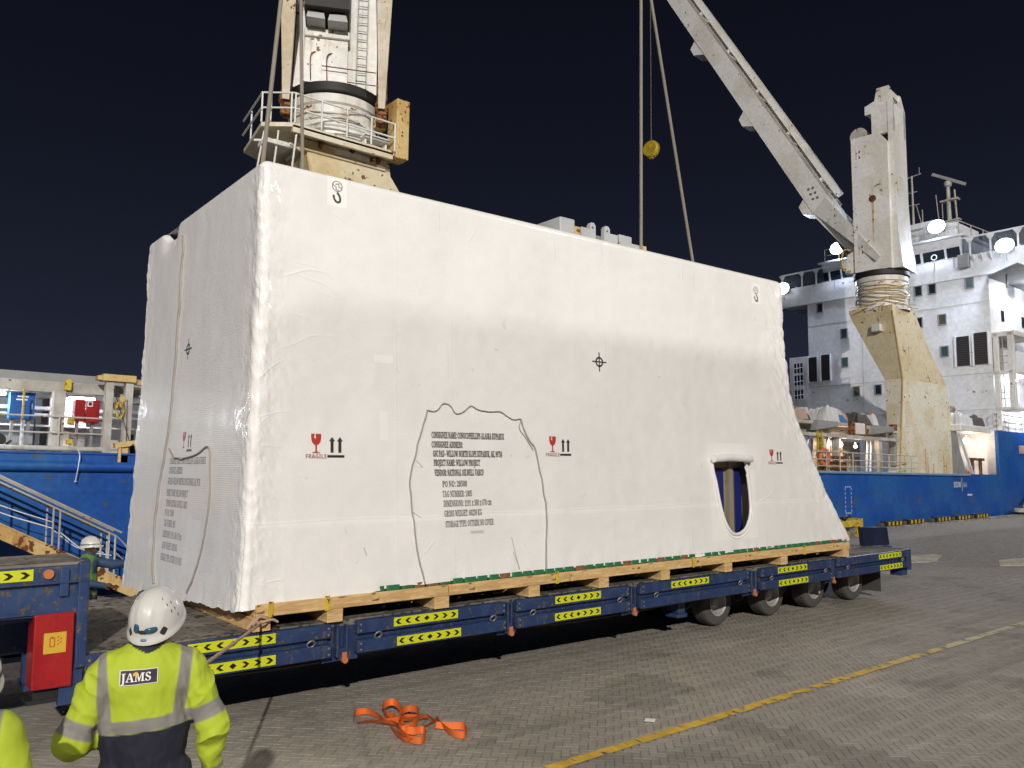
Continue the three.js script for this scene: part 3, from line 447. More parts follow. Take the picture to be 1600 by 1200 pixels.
// ------------------------------------------------------------------ timber skid under the crate
const skid = thing('timber_skid', 'long timber skid of bearers and slats under the white crate', 'pallet', [9.6, 1.07, -11.4]);
for (const [a, b] of [[3.56, 6.09], [6.105, 8.2], [8.215, 10.92], [10.935, 14.18], [14.195, 15.82]]) part('side_board', rbox(a, b, 1.225, 1.36, -9.02, -8.965, 0.008), a > 8 ? M.timber : M.timberB, skid);
for (const [a, b] of [[3.56, 6.2], [6.22, 10.9], [10.92, 15.82]]) part('side_board', rbox(a, b, 1.225, 1.36, -13.87, -13.815, 0.008), M.timberB, skid);
for (const [c, w] of [[3.63, 0.2], [4.51, 0.2], [6.0, 0.22], [7.54, 0.2], [8.9, 0.2], [10.28, 0.2], [11.9, 0.2], [13.56, 0.2], [15.70, 0.22]]) part('bearer', rbox(c - w / 2, c + w / 2, 1.07, 1.224, -13.86, -8.975, 0.008), c < 4 ? M.timber : M.timberB, skid);
part('end_board', rbox(3.56, 3.60, 1.225, 1.35, -13.8, -9.03, 0.006), M.timberB, skid);
{ const g = [0.165, 0.15, 0.18].map((w) => metreUV(rbox(-w / 2, w / 2, 1.361, 1.425, -2.42, 2.42, 0.006, 1).translate(0, -1.393, 0)));
  for (let x = 3.62, i = 0; x < 15.75; i++) { const w = [0.165, 0.15, 0.18][i % 3]; piece('slat', g[i % 3], hsh(i, 4, 2) < 0.3 && x < 7 || hsh(i, 7, 7) < 0.1 ? M.slatBrown : M.slatGreen, skid, [x + w / 2, 1.393, (x < 4.95 ? -11.56 : -11.43) + rr(-0.012, 0.012)]); x += w + rr(0.02, 0.045); } }
for (const x of [3.72, 4.40, 7.95, 10.95, 14.2]) part('yellow_strap', rbox(x - 0.03, x + 0.03, 1.215, 1.385, -8.964, -8.955, 0.003), M.yellow, skid);
{ const r = thing('tag_line', 'thin tan rope tied to the near skid corner and pulled by the front worker', 'rope', [3.6, 1.2, -8.93]);
  part('line', tube([[3.58, 1.17, -8.90], [2.78, 1.33, -7.43], [1.98, 1.495, -5.95], [1.17, 1.68, -4.46]], 0.015, 7, 40), std({ color: lin(0.52, 0.36, 0.26), map: grime, roughness: 0.9 }), r);
  part('knot', [tube([[3.45, 1.13, -8.93], [3.52, 1.2, -8.92], [3.62, 1.15, -8.93], [3.68, 1.2, -8.94], [3.58, 1.24, -8.93], [3.5, 1.16, -8.92]], 0.02, 7, 40), tube([[3.6, 1.18, -8.92], [3.72, 1.2, -8.9], [3.78, 1.17, -8.9]], 0.016, 6, 14)], std({ color: lin(0.50, 0.34, 0.24), map: grime, roughness: 0.9 }), r); }

// ------------------------------------------------------------------ low-loader trailer
const chevron = canvasTex(512, 64, (g, w, h) => {
  g.fillStyle = '#c9cf1e'; g.fillRect(0, 0, w, h); g.fillStyle = '#16171a';
  for (let i = 0; i < 7; i++) { const c = w * (0.075 + i * 0.1417), d = i < 3 ? -1 : i > 3 ? 1 : 0; g.beginPath();
    if (!d) { g.moveTo(c - 22, h / 2); g.lineTo(c, h * 0.2); g.lineTo(c + 22, h / 2); g.lineTo(c, h * 0.8); } else { g.moveTo(c - d * 22, h * 0.2); g.lineTo(c + d * 2, h * 0.2); g.lineTo(c + d * 24, h / 2); g.lineTo(c + d * 2, h * 0.8); g.lineTo(c - d * 22, h * 0.8); g.lineTo(c + d * 2, h / 2); } g.fill(); }
  g.fillStyle = 'rgba(90,80,60,0.25)'; for (let i = 0; i < 60; i++) g.fillRect(rr(0, w), rr(0, h), rr(2, 14), rr(1, 3));
});
M.chevron = std({ map: chevron, roughness: 0.45 });
const trailer = thing('low_loader_trailer', 'long blue low-loader trailer with yellow chevron stickers carrying the white crate', 'trailer', [9, 0, -10.8]);
const ZF = -8.96, ZB = -12.64;
const stickerGeo = new THREE.PlaneGeometry(0.95, 0.105);
const sticker = (x, y, z, w = 1) => { const m = piece('chevron_sticker', stickerGeo, M.chevron, trailer, [x, y, z]); m.scale.x = w; };
part('deck', [box(1.86, 18.25, 1.0, 1.07, ZB + 0.12, ZF - 0.1)], M.deckFloor, trailer);
part('main_frame', [box(1.5, 18.1, 0.62, 1.0, -10.1, -9.98), box(1.5, 18.1, 0.62, 1.0, -11.62, -11.5), box(1.5, 18.1, 0.60, 0.66, -10.25, -9.85), box(1.5, 18.1, 0.60, 0.66, -11.75, -11.35)], M.blueTrailer, trailer);
const segs = [[1.87, 4.46], [4.80, 7.02], [7.22, 9.42], [9.68, 12.45], [12.82, 15.1], [15.34, 18.2]];
for (const side of [0, 1]) {
  const z = side ? ZB : ZF, s = side ? -1 : 1;
  for (const [a, b] of segs) {
    part('side_rail', rbox(a, b, 0.90, 1.055, z - s * 0.10, z, 0.012), M.blueTrailer, trailer);
    part('side_rail', [rbox(a, b, 0.68, 0.83, z - s * 0.10, z + s * 0.015, 0.012)], M.blueTrailer, trailer);
    part('rail_web', box(a + 0.02, b - 0.02, 0.83, 0.90, z - s * 0.10, z - s * 0.075), M.blueTrailer, trailer);
  }
  for (let i = 0; i < segs.length - 1; i++) {
    const c = (segs[i][1] + segs[i + 1][0]) / 2, h = (segs[i + 1][0] - segs[i][1]) / 2;
    part('outrigger_bracket', [box(c - h - 0.06, c + h + 0.06, 0.60, 1.05, z - s * 0.17, z - s * 0.115), rbox(c - h * 0.55, c - h * 0.35, 0.66, 1.04, z - s * 0.11, z - s * 0.01, 0.01), rbox(c + h * 0.2, c + h * 0.42, 0.70, 1.02, z - s * 0.11, z - s * 0.03, 0.01), box(c - h * 0.35, c + h * 0.2, 0.70, 0.76, z - s * 0.11, z - s * 0.04), box(c - 0.05, c + 0.05, 0.62, 0.70, z - s * 1.1, z - s * 0.05)], M.blueTrailer, trailer);
    part('marker_lamp', [bar([c + 0.02, 0.62, z - s * 0.06], [c + 0.02, 0.62, z - s * 0.01], 0.036, 12), box(c - 0.01, c + 0.05, 0.64, 0.71, z - s * 0.06, z - s * 0.03)], M.lampOrange, trailer);
  }
}
for (const [x, y] of [[3.31, 0.985], [3.31, 0.755], [5.76, 0.985], [5.80, 0.755], [8.36, 0.985], [8.34, 0.755], [10.86, 0.985], [13.79, 0.985], [13.79, 0.755], [17.42, 0.985], [17.42, 0.755]]) sticker(x, y, ZF + (y < 0.9 ? 0.0175 : 0.0025), x > 7 && x < 10 ? 0.95 : 1);
for (let x = 2.4; x < 18; x += 0.95) part('cross_member', box(x - 0.05, x + 0.05, 0.78, 0.995, ZB + 0.12, ZF - 0.12), M.blueTrailer, trailer);
part('tail_beam', [rbox(18.2, 18.34, 0.62, 1.06, ZB, ZF, 0.015), box(18.05, 18.3, 0.50, 0.62, -9.3, -9.05), box(18.05, 18.3, 0.5, 0.62, -12.5, -12.2)], M.blueTrailer, trailer);
part('tail_bracket', [box(18.34, 19.25, 0.94, 1.02, -10.0, -9.86), box(18.34, 19.25, 0.94, 1.02, -11.8, -11.66)], M.blueTrailer, trailer);
part('loading_ramp', [prism([[18.05, 1.07], [19.2, 1.03], [19.12, 1.45], [17.98, 1.50]], -9.98, -9.88)], M.darkBlue, trailer, 'dark blue folded loading ramp');
part('loading_ramp', [prism([[18.05, 1.07], [19.2, 1.03], [19.12, 1.45], [17.98, 1.50]], -11.8, -11.7)], M.darkBlue, trailer);
part('mud_flap', box(17.82, 17.85, 0.14, 0.66, -10.1, -9.42), M.rubber, trailer); part('mud_flap', box(17.82, 17.85, 0.14, 0.66, -12.1, -11.5), M.rubber, trailer);
part('support_leg', [rbox(10.95, 11.12, 0.42, 0.68, -9.5, -9.3, 0.01), box(10.9, 11.15, 0.36, 0.42, -9.55, -9.28)], M.blueTrailer, trailer);
{ const ring = metreUV(fin(new THREE.TorusGeometry(0.045, 0.011, 6, 16))), bolt = metreUV(fin(new THREE.CylinderGeometry(0.014, 0.014, 0.014, 6).rotateX(Math.PI / 2)));
  for (const [a, b] of segs) { for (const f of [0.12, 0.9]) piece('lashing_ring', ring, M.steelGrey, trailer, [lerp(a, b, f), 0.865, ZF + 0.012], [0.5, 0, 0]); for (const f of [0.015, 0.985]) for (const y of [0.72, 0.79, 0.94, 1.01]) piece('bolt', bolt, M.steelGrey, trailer, [lerp(a, b, f), y, ZF + (y < 0.9 ? 0.02 : 0.005)]); } }
part('air_hose', tube([[1.9, 0.66, -9.3], [4.0, 0.58, -9.25], [6.5, 0.63, -9.3], [9.0, 0.57, -9.28], [11.5, 0.62, -9.32]], 0.018, 6, 60), M.rubber, trailer);
// wheels: tyre and dished rim
const tyreGeo = metreUV(lathe([[0.215, -0.15], [0.235, -0.155], [0.33, -0.16], [0.385, -0.145], [0.408, -0.11], [0.41, -0.085], [0.398, -0.08], [0.398, -0.065], [0.41, -0.06], [0.412, -0.02], [0.4, -0.015], [0.4, 0.0], [0.412, 0.005], [0.412, 0.05], [0.4, 0.055], [0.4, 0.07], [0.411, 0.075], [0.409, 0.105], [0.385, 0.145], [0.33, 0.16], [0.235, 0.155], [0.215, 0.15]], 48, [0, 0, 0], 'z'));
const rimGeo = (() => { const l = [lathe([[0.225, 0.15], [0.232, 0.162], [0.222, 0.165], [0.205, 0.15], [0.195, 0.09], [0.182, 0.02], [0.175, 0.0], [0.12, 0.02], [0.085, 0.03], [0.085, 0.10], [0.07, 0.115], [0, 0.118]], 40, [0, 0, 0], 'z')]; for (let i = 0; i < 8; i++) { const a = i * Math.PI / 4; l.push(bar([0.145 * Math.cos(a), 0.145 * Math.sin(a), 0.0], [0.145 * Math.cos(a), 0.145 * Math.sin(a), 0.04], 0.016, 6)); } return metreUV(mergeGeometries(l)); })();
M.rim = std({ color: lin(0.50, 0.49, 0.46), map: grime, roughness: 0.5, metalness: 0.15 });
function wheel(parent, x, z, face, r = 1) { const w = piece('wheel', tyreGeo, M.rubber, parent, [x, 0.412 * r, z], face < 0 ? [0, Math.PI, rnd()] : [0, 0, rnd() * 6]); w.scale.setScalar(r); const rim = new THREE.Mesh(rimGeo, M.rim); rim.name = 'rim'; rim.castShadow = rim.receiveShadow = true; w.add(rim); return w; }
for (const x of [12.42, 14.08, 15.55, 17.08]) {
  wheel(trailer, x, -9.78, 1); wheel(trailer, x, -10.55, 1); wheel(trailer, x, -11.05, -1); wheel(trailer, x, -11.82, -1);
  part('axle', [bar([x, 0.412, -12.0], [x, 0.412, -9.72], 0.06, 10), rbox(x - 0.5, x + 0.1, 0.42, 0.62, -10.15, -10.05, 0.02), rbox(x - 0.5, x + 0.1, 0.42, 0.62, -11.6, -11.5, 0.02)], M.black, trailer);
}
// gooseneck with lockers
const neckSide = [[-3.2, 1.74], [1.86, 1.74], [1.86, 0.62], [1.66, 0.62], [1.66, 1.46], [1.1, 1.47], [-0.6, 1.36], [-3.2, 1.36]];
part('gooseneck', [rbox(-3.2, 1.86, 1.74, 1.93, -10.0, ZF - 0.02, 0.02), prism(neckSide, ZF - 0.10, ZF - 0.03), prism(neckSide, -9.96, -9.88), box(1.80, 1.86, 0.62, 1.74, -9.86, ZF - 0.12), box(-3.2, 1.7, 1.42, 1.46, -9.86, ZF - 0.12), rbox(-3.2, 1.86, 0.95, 1.40, -11.9, -10.0, 0.03)], M.blueTrailer, trailer);
part('gooseneck_trim', [rbox(-3.2, 1.88, 1.765, 1.785, ZF - 0.03, ZF + 0.012, 0.005), rbox(1.78, 1.88, 0.95, 1.95, ZF - 0.14, ZF + 0.006, 0.015), rbox(1.62, 1.70, 1.64, 1.90, ZF - 0.04, ZF + 0.005, 0.01), prism([[-3.2, 1.46], [1.62, 1.49], [-0.2, 1.60], [-3.2, 1.64]], ZF - 0.035, ZF - 0.005)], M.blueTrailer, trailer);
part('gooseneck_floor', box(-3.2, 1.84, 1.93, 1.955, -9.96, ZF - 0.06), M.deckFloor, trailer);
sticker(0.92, 1.86, ZF - 0.012); sticker(-0.5, 1.86, ZF - 0.012);
part('marker_lamp', bar([1.52, 1.86, ZF - 0.03], [1.52, 1.86, ZF + 0.015], 0.045, 14), M.lampOrange, trailer);
part('drop_frame', [rbox(1.87, 2.6, 0.62, 1.0, ZF - 0.09, ZF - 0.06, 0.01), bar([2.0, 0.86, ZF - 0.06], [2.0, 0.86, ZF - 0.05], 0.05, 12), bar([2.16, 0.86, ZF - 0.06], [2.16, 0.86, ZF - 0.05], 0.05, 12)], M.blueTrailer, trailer);
{ const label = canvasTex(128, 128, (g, w, h) => { g.fillStyle = '#c8a234'; g.fillRect(0, 0, w, h); g.strokeStyle = '#b9382a'; g.lineWidth = 6; g.strokeRect(36, 34, 26, 52); g.fillStyle = '#b9382a'; g.fillRect(42, 24, 12, 12); for (let i = 0; i < 5; i++) { g.beginPath(); g.ellipse(82 + (i % 2) * 16, 30 + i * 11, 7, 4, -0.7, 0, 7); g.fill(); } });
  const rb = part('extinguisher_box', [rbox(1.42, 1.76, 0.80, 1.49, ZF - 0.30, ZF + 0.02, 0.015)], M.red, trailer, 'red fire extinguisher box with a yellow label');
  const pl = piece('label_plate', new THREE.PlaneGeometry(0.19, 0.19), std({ map: label, roughness: 0.5 }), rb, [1.60, 1.22, ZF + 0.0225]); pl.position.set(1.60 - 9, 1.22, ZF + 0.0225 + 10.8);
  part('box_bracket', [box(1.45, 1.7, 0.70, 0.80, ZF - 0.26, ZF - 0.06), box(1.40, 1.75, 0.66, 0.70, ZF - 0.28, ZF - 0.04)], M.black, trailer); }
{ // tractor unit that carries the gooseneck: chassis and rear bogie
  const t = thing('tractor_unit', 'dark truck tractor chassis and rear wheels under the blue gooseneck', 'truck', [-1.6, 0, -10.8]);
  part('chassis', [box(-7, 0.9, 0.78, 1.0, -10.35, -10.22), box(-7, 0.9, 0.78, 1.0, -11.38, -11.25), box(-7, 0.9, 0.84, 0.9, -11.3, -10.3), rbox(-2.6, -0.6, 1.0, 1.36, -11.4, -10.2, 0.03)], M.black, t);
  for (const x of [-2.4, -0.35]) { part('mudguard', [lathe([[0.62, -0.35], [0.64, -0.35], [0.64, 0.35], [0.62, 0.35]], 24, [x, 0.45, -9.75], 'z')].map((g) => { const p = g.attributes.position; for (let i = 0; i < p.count; i++) if (p.getY(i) < 0.62) p.setY(i, 0.62 + (p.getY(i) - 0.62) * 0.02); return g; }), M.black, t); for (const [z, f] of [[-9.62, 1], [-9.98, 1], [-11.62, -1], [-11.98, -1]]) wheel(t, x, z, f, 1.2); part('axle', bar([x, 0.49, -12], [x, 0.49, -9.6], 0.08, 10), M.black, t); }
  part('cab', [rbox(-7.6, -5.2, 0.9, 3.6, -12.1, -9.5, 0.15, 3)], M.offWhite, t); for (const [z, f] of [[-9.7, 1], [-11.9, -1]]) wheel(t, -6.6, z, f, 1.2); part('axle', bar([-6.6, 0.49, -12], [-6.6, 0.49, -9.6], 0.08, 10), M.black, t); }

// ------------------------------------------------------------------ loose things on the paving
// strap runs: [x, z, height of the lower edge, lean of the band]
const STRAP = [[[4.594, -8.647, 0.012, 0.1], [4.731, -8.844, 0.012, 0.1], [4.847, -8.815, 0.012, 0.2], [4.879, -8.602, 0.012, 0.3], [4.841, -8.305, 0.032, 0.5], [4.937, -8.246, 0.042, 0.3], [5.136, -8.554, 0.062, 0.1], [5.153, -8.757, 0.072, 0.2], [5.023, -8.709, 0.062, 0.1], [4.943, -8.482, 0.042, 0.4], [5.016, -8.406, 0.032, 0.8]], [[4.617, -8.569, 0.012, 1.2], [4.719, -8.462, 0.032, 1.0], [4.808, -8.332, 0.032, 0.9], [4.879, -8.202, 0.022, 0.6], [4.77, -7.884, 0.012, 0.1], [4.727, -7.657, 0.012, 0.1], [4.778, -7.54, 0.012, 0.1], [4.874, -7.592, 0.012, 0.0], [4.987, -7.82, 0.012, 0.1], [4.872, -7.817, 0.022, 0.2], [4.813, -7.877, 0.032, 0.3], [4.877, -8.118, 0.042, 0.4]], [[4.907, -8.195, 0.032, 0.6], [5.016, -8.38, 0.052, 0.2], [5.191, -8.446, 0.062, 0.2], [5.227, -8.31, 0.072, 0.1], [5.104, -8.086, 0.062, 0.1], [4.917, -7.917, 0.042, 0.3], [4.781, -7.902, 0.032, 0.2], [4.821, -8.05, 0.042, 0.1], [4.988, -8.221, 0.052, 0.3], [5.143, -8.201, 0.042, 0.5]], [[4.947, -8.018, 0.012, 0.9], [5.063, -7.941, 0.022, 0.9], [5.231, -7.995, 0.032, 0.6], [5.32, -8.027, 0.022, 0.4], [5.243, -7.783, 0.012, 0.3], [5.185, -7.501, 0.012, 0.1], [5.235, -7.408, 0.012, 0.0], [5.335, -7.489, 0.012, 0.0], [5.396, -7.661, 0.012, 0.1], [5.276, -7.757, 0.012, 0.3], [5.173, -7.854, 0.022, 0.8]], [[4.794, -8.14, 0.012, 0.3], [4.717, -7.874, 0.012, 0.3], [4.706, -7.674, 0.012, 0.6], [4.8, -7.65, 0.012, 1.2]], [[4.854, -8.414, 0.032, 0.9], [5.062, -8.206, 0.042, 0.8], [5.27, -8.16, 0.042, 0.7], [5.269, -7.949, 0.022, 0.6]]];
{ // orange lashing strap thrown down in loops
  const t = thing('lashing_strap', 'tangled orange webbing lashing strap lying on the paving', 'strap', [5.0, 0, -8.1]);
  const mat = std({ map: tex(128, 128, (u, v) => { const k = 0.85 + 0.25 * pfbm(u, v, 24, 3, 3) + (Math.abs((v * 6) % 1 - 0.5) > 0.44 ? -0.12 : 0); return [k * 0.90, k * 0.44, k * 0.17]; }, true), roughness: 0.7, side: THREE.DoubleSide, bumpMap: fineBump, bumpScale: 0.002 });
  const ribbon = (pts, w, name) => { // pts [x, z, y of the lower edge, lean]
    const c = new THREE.CatmullRomCurve3(pts.map((p) => new THREE.Vector3(p[0], p[2], p[1])), false, 'centripetal'), l = pts.map((p) => p[3]), n = pts.length * 12, pos = [], uv = [], idx = []; let acc = 0, prev = null;
    for (let i = 0; i <= n; i++) { const u = i / n, p = c.getPoint(u), T = c.getTangent(u), f = u * (pts.length - 1), k = Math.min(pts.length - 2, Math.floor(f)), lean = lerp(l[k], l[k + 1], f - k); if (prev) acc += p.distanceTo(prev); prev = p;
      const sd = new THREE.Vector3().crossVectors(T, UP).normalize(), wv = sd.multiplyScalar(Math.sin(lean)).addScaledVector(UP, Math.cos(lean)).multiplyScalar(w), th = new THREE.Vector3().crossVectors(T, wv).normalize().multiplyScalar(0.002);
      for (const [a, b] of [[0, 1], [1, 1], [1, -1], [0, -1]]) { pos.push(p.x + wv.x * a + th.x * b, Math.max(0.012, p.y + wv.y * a + th.y * b), p.z + wv.z * a + th.z * b); uv.push(acc * 6, a); } }
    for (let i = 0; i < n; i++) for (let k = 0; k < 4; k++) { const a = i * 4 + k, b = i * 4 + (k + 1) % 4; idx.push(a, b, a + 4, b, b + 4, a + 4); }
    const g = new THREE.BufferGeometry(); g.setAttribute('position', new THREE.Float32BufferAttribute(pos, 3)); g.setAttribute('uv', new THREE.Float32BufferAttribute(uv, 2)); g.setIndex(idx); g.computeVertexNormals(); g.translate(-5, 0, 8.1);
    const m = new THREE.Mesh(g, mat); m.name = name; m.castShadow = m.receiveShadow = true; t.add(m); };
  STRAP.forEach((s, i) => ribbon(s, 0.075, 'webbing'));
}
{ const t = thing('paper_scrap', 'small white scrap of paper lying on the paving near the yellow line', 'litter', [7.25, 0, -6.6]);
  part('sheet', [prism([[7.18, -6.63], [7.27, -6.69], [7.34, -6.6], [7.25, -6.53]], 0.010, 0.014, 'xz')], std({ color: lin(0.75, 0.74, 0.72), roughness: 0.9 }), t); }

// ------------------------------------------------------------------ the ship (ship coordinates, trimmed as it lies)
const aboard = { aboard: true };
const ship = thing('cargo_ship', 'blue-hulled cargo ship with white superstructure moored along the quay', 'ship', [20, 0, -27], aboard);
const plan = [[-60, -20.5], [58, -20.5], [66, -20.9], [74, -22.3], [81, -24.6], [86, -27.3], [81, -30], [74, -32.3], [66, -33.7], [58, -34.1], [-60, -34.1]];
const hull = part('hull', [prism(plan, -4, 2.6, 'xz'), box(-60, 53.2, 2.6, 3.22, -20.56, -20.50), box(-60, 53.2, 2.6, 3.22, -34.1, -34.04), prism([[53.2, -20.5], [58, -20.5], [66, -20.9], [74, -22.3], [81, -24.6], [86, -27.3], [81, -30], [74, -32.3], [66, -33.7], [58, -34.1], [53.2, -34.1], [53.2, -33.9], [58, -33.9], [66, -33.5], [74, -32.1], [80.8, -29.8], [85.5, -27.3], [80.8, -24.8], [74, -22.5], [66, -21.1], [58, -20.7], [53.2, -20.7]], 2.6, 5.86, 'xz')], M.hull, ship);
part('rub_rail', [bar([-60, 2.93, -20.46], [5.05, 2.93, -20.46], 0.115, 14), lathe([[0.115, 0], [0.06, 0.12], [0, 0.14]], 14, [5.05, 2.93, -20.46], 'x')], M.hull, hull);
part('bulwark_cap', [rbox(33, 49.0, 3.10, 3.22, -20.52, -20.38, 0.03)], std({ color: lin(0.16, 0.30, 0.48), map: grime, roughness: 0.4 }), hull);
part('bulwark_cap', [rbox(-60, 33, 3.20, 3.25, -20.58, -20.47, 0.01)], M.hull, hull);
part('fairlead_slot', [rbox(56.2, 59.5, 4.55, 5.05, -20.56, -20.47, 0.03)], std({ color: lin(0.50, 0.34, 0.27), map: grime, roughness: 0.7 }), hull);
{ // painted hull marks
  const white = std({ color: lin(0.62, 0.66, 0.72), map: grime, roughness: 0.6 }), st = [];
  const ln = (x0, y0, x1, y1, w = 0.05) => { const dx = x1 - x0, dy = y1 - y0, L = Math.hypot(dx, dy), n = Math.round(L / 0.2); for (let i = 0; i < n; i++) { const a = (i + 0.2) / n, b = (i + 0.8) / n; st.push(beam([x0 + dx * a, y0 + dy * a, -20.497], [x0 + dx * b, y0 + dy * b, -20.497], 0.004, w)); } };
  ln(35.9, 2.5, 36.45, 2.5); ln(35.92, 2.5, 35.92, 1.3); ln(36.45, 2.5, 36.45, 1.3); ln(35.92, 1.3, 36.45, 1.3); ln(35.95, 1.25, 36.2, 0.75); ln(36.42, 1.25, 36.2, 0.75);
  part('dashed_mark', st, white, hull);
  const dm = canvasTex(256, 128, (g, w, h) => { g.fillStyle = '#1d4c92'; g.fillRect(0, 0, w, h); g.fillStyle = '#c9ccd2'; g.font = 'bold 70px sans-serif'; g.fillText('BOW', 4, 92, 130); g.fillRect(150, 6, 7, 118); g.font = '58px serif'; g.fillText('A4', 172, 88, 70); });
  const pl = piece('draught_mark', new THREE.PlaneGeometry(1.75, 0.8), std({ map: dm, roughness: 0.5 }), hull, [47.9, 2.65, -20.49]); pl.position.set(47.9 - 20, 2.65, -20.494 + 27);
  part('painted_dash', box(48.7, 49.3, 2.02, 2.12, -20.5, -20.495), white, hull);
}
const deck = part('main_deck', [box(-60, 53, 2.6, 2.64, -34, -20.6)], M.deckFloor, ship);
part('hatch_coaming', [box(-60, 33.6, 2.64, 5.0, -33, -23.9), box(-60, 33.6, 5.0, 5.3, -33.2, -23.7)], M.greyPaint, ship);

// near deck edge: rails, posts, coaming walkway, lockers
const rails = (name, x0, x1, z, ys, step, r, base) => { const g = []; for (const y of ys) g.push(bar([x0, y, z], [x1, y, z], r, 6)); for (let x = x0; x <= x1 + 0.01; x += step) g.push(bar([x, base, z], [x, ys[0], z], r * 1.1, 6)); return part(name, g, M.offWhite, ship); };
rails('deck_railing', -12, 4.4, -20.7, [4.03, 3.67], 1.55, 0.022, 3.2);
part('rail_pipe', [bar([-12, 3.32, -20.68], [4.5, 3.32, -20.68], 0.06, 8)], M.offWhite, ship);
part('walkway_beam', [rbox(-12, 5.9, 4.60, 4.84, -21.35, -21.15, 0.02), box(-12, 5.9, 4.80, 4.86, -23.7, -21.2), box(-12, 30, 4.64, 4.80, -23.72, -23.6)], M.offWhite, ship);
for (const x of [-4.6, -0.6, 3.48]) part('walkway_post', [rbox(x - 0.12, x + 0.12, 2.64, 4.62, -20.98, -20.74, 0.015), prism([[-20.9, 4.45], [-20.74, 4.62], [-21.3, 4.62], [-21.3, 4.5]], x - 0.1, x + 0.1, 'zy')], M.offWhite, ship);
part('bulkhead_panel', [box(-12, 2.1, 2.64, 4.6, -22.6, -22.5), box(3.55, 4.35, 2.64, 4.6, -22.4, -22.3), box(4.8, 5.8, 2.64, 3.6, -22.4, -22.3), box(1.3, 6, 3.02, 3.08, -22.3, -21.9), box(1.3, 6, 3.86, 3.9, -22.4, -22.1)], M.offWhite, ship);
for (const [a, b] of [[2.1, 3.55], [4.35, 6.2]]) part('recess_wall', box(a, b, 2.64, 4.6, -23.5, -23.4), M.greyPaint, ship);
part('pipe_run', [bar([-12, 4.3, -22.3], [6, 4.3, -22.3], 0.05, 8), bar([-12, 4.15, -22.35], [6, 4.15, -22.35], 0.035, 8), bar([2.95, 2.7, -21.9], [2.95, 4.6, -21.9], 0.04, 8)], M.galv, ship);
part('fire_hose_reel', [lathe([[0, -0.05], [0.16, -0.05], [0.16, 0.05], [0, 0.05]], 16, [2.45, 3.5, -21.6], 'z'), bar([2.2, 3.1, -21.5], [2.7, 3.5, -21.5], 0.03, 6), bar([3.12, 3.3, -21.4], [3.12, 4.0, -21.4], 0.02, 6), rbox(3.04, 3.2, 3.22, 3.4, -21.45, -21.38, 0.02)], M.black, ship);
part('mooring_brackets', [rbox(3.66, 3.80, 3.86, 4.02, -20.78, -20.68, 0.03), rbox(3.66, 3.80, 3.42, 3.54, -20.78, -20.68, 0.03), bar([2.8, 3.9, -20.9], [2.8, 4.62, -20.9], 0.025, 6), rbox(3.62, 3.76, 4.66, 4.92, -21.14, -21.04, 0.02)], M.yellow, ship);
const lampTube = (x, z) => { const m = part('deck_lamp', rbox(x - 0.28, x + 0.28, 4.50, 4.58, z - 0.06, z + 0.06, 0.03), M.lampGlow, ship); const l = new THREE.PointLight(0xe8f2ff, 6, 0, 2); l.position.set(...shipPoint([x, 4.38, z + 0.02])); l.castShadow = true; l.shadow.radius = 5; l.name = 'deck_lamp_light'; scene.add(l); return m; };
lampTube(2.25, -21.55); lampTube(4.12, -21.75); lampTube(-1.4, -21.55);
{ const l1 = thing('blue_locker', 'blue steel locker mounted behind the railing on the ship deck', 'locker', [2.85, 3.95, -21.5], aboard);
  const b = std({ map: paint(rgb(34, 92, 168), rgb(28, 82, 156), rgb(120, 110, 96), 0.25, 0.8, 140), roughness: 0.4 });
  part('cabinet', rbox(2.60, 3.10, 3.98, 4.58, -21.7, -21.38, 0.015), b, l1); part('handle', rbox(3.02, 3.05, 4.2, 4.34, -21.38, -21.35, 0.006), M.galv, l1);
  part('label_strip', [box(2.74, 2.96, 4.47, 4.50, -21.38, -21.376), box(2.72, 2.94, 4.40, 4.43, -21.38, -21.376)], M.white, l1); part('bracket', [box(2.66, 2.72, 3.32, 3.98, -21.62, -21.5), box(2.98, 3.04, 3.32, 3.98, -21.62, -21.5), box(2.6, 3.1, 3.2, 3.34, -21.66, -21.46), box(2.64, 3.06, 2.64, 3.2, -21.6, -21.52)], M.greyPaint, l1);
  const l2 = thing('red_locker', 'red fire-hose locker with a white label mounted behind the railing on the ship deck', 'locker', [4.15, 3.95, -21.5], aboard);
  part('cabinet', [rbox(3.92, 4.14, 3.98, 4.50, -21.7, -21.40, 0.015), rbox(4.15, 4.44, 3.96, 4.49, -21.7, -21.34, 0.015)], M.red, l2); part('label_plate', box(4.17, 4.28, 4.34, 4.46, -21.34, -21.336), M.white, l2); part('label_plate', box(4.19, 4.26, 4.36, 4.44, -21.336, -21.333), M.black, l2);
  part('bracket', [box(3.98, 4.04, 2.64, 3.98, -21.62, -21.5), box(4.3, 4.36, 2.64, 3.98, -21.62, -21.5)], M.greyPaint, l2); }
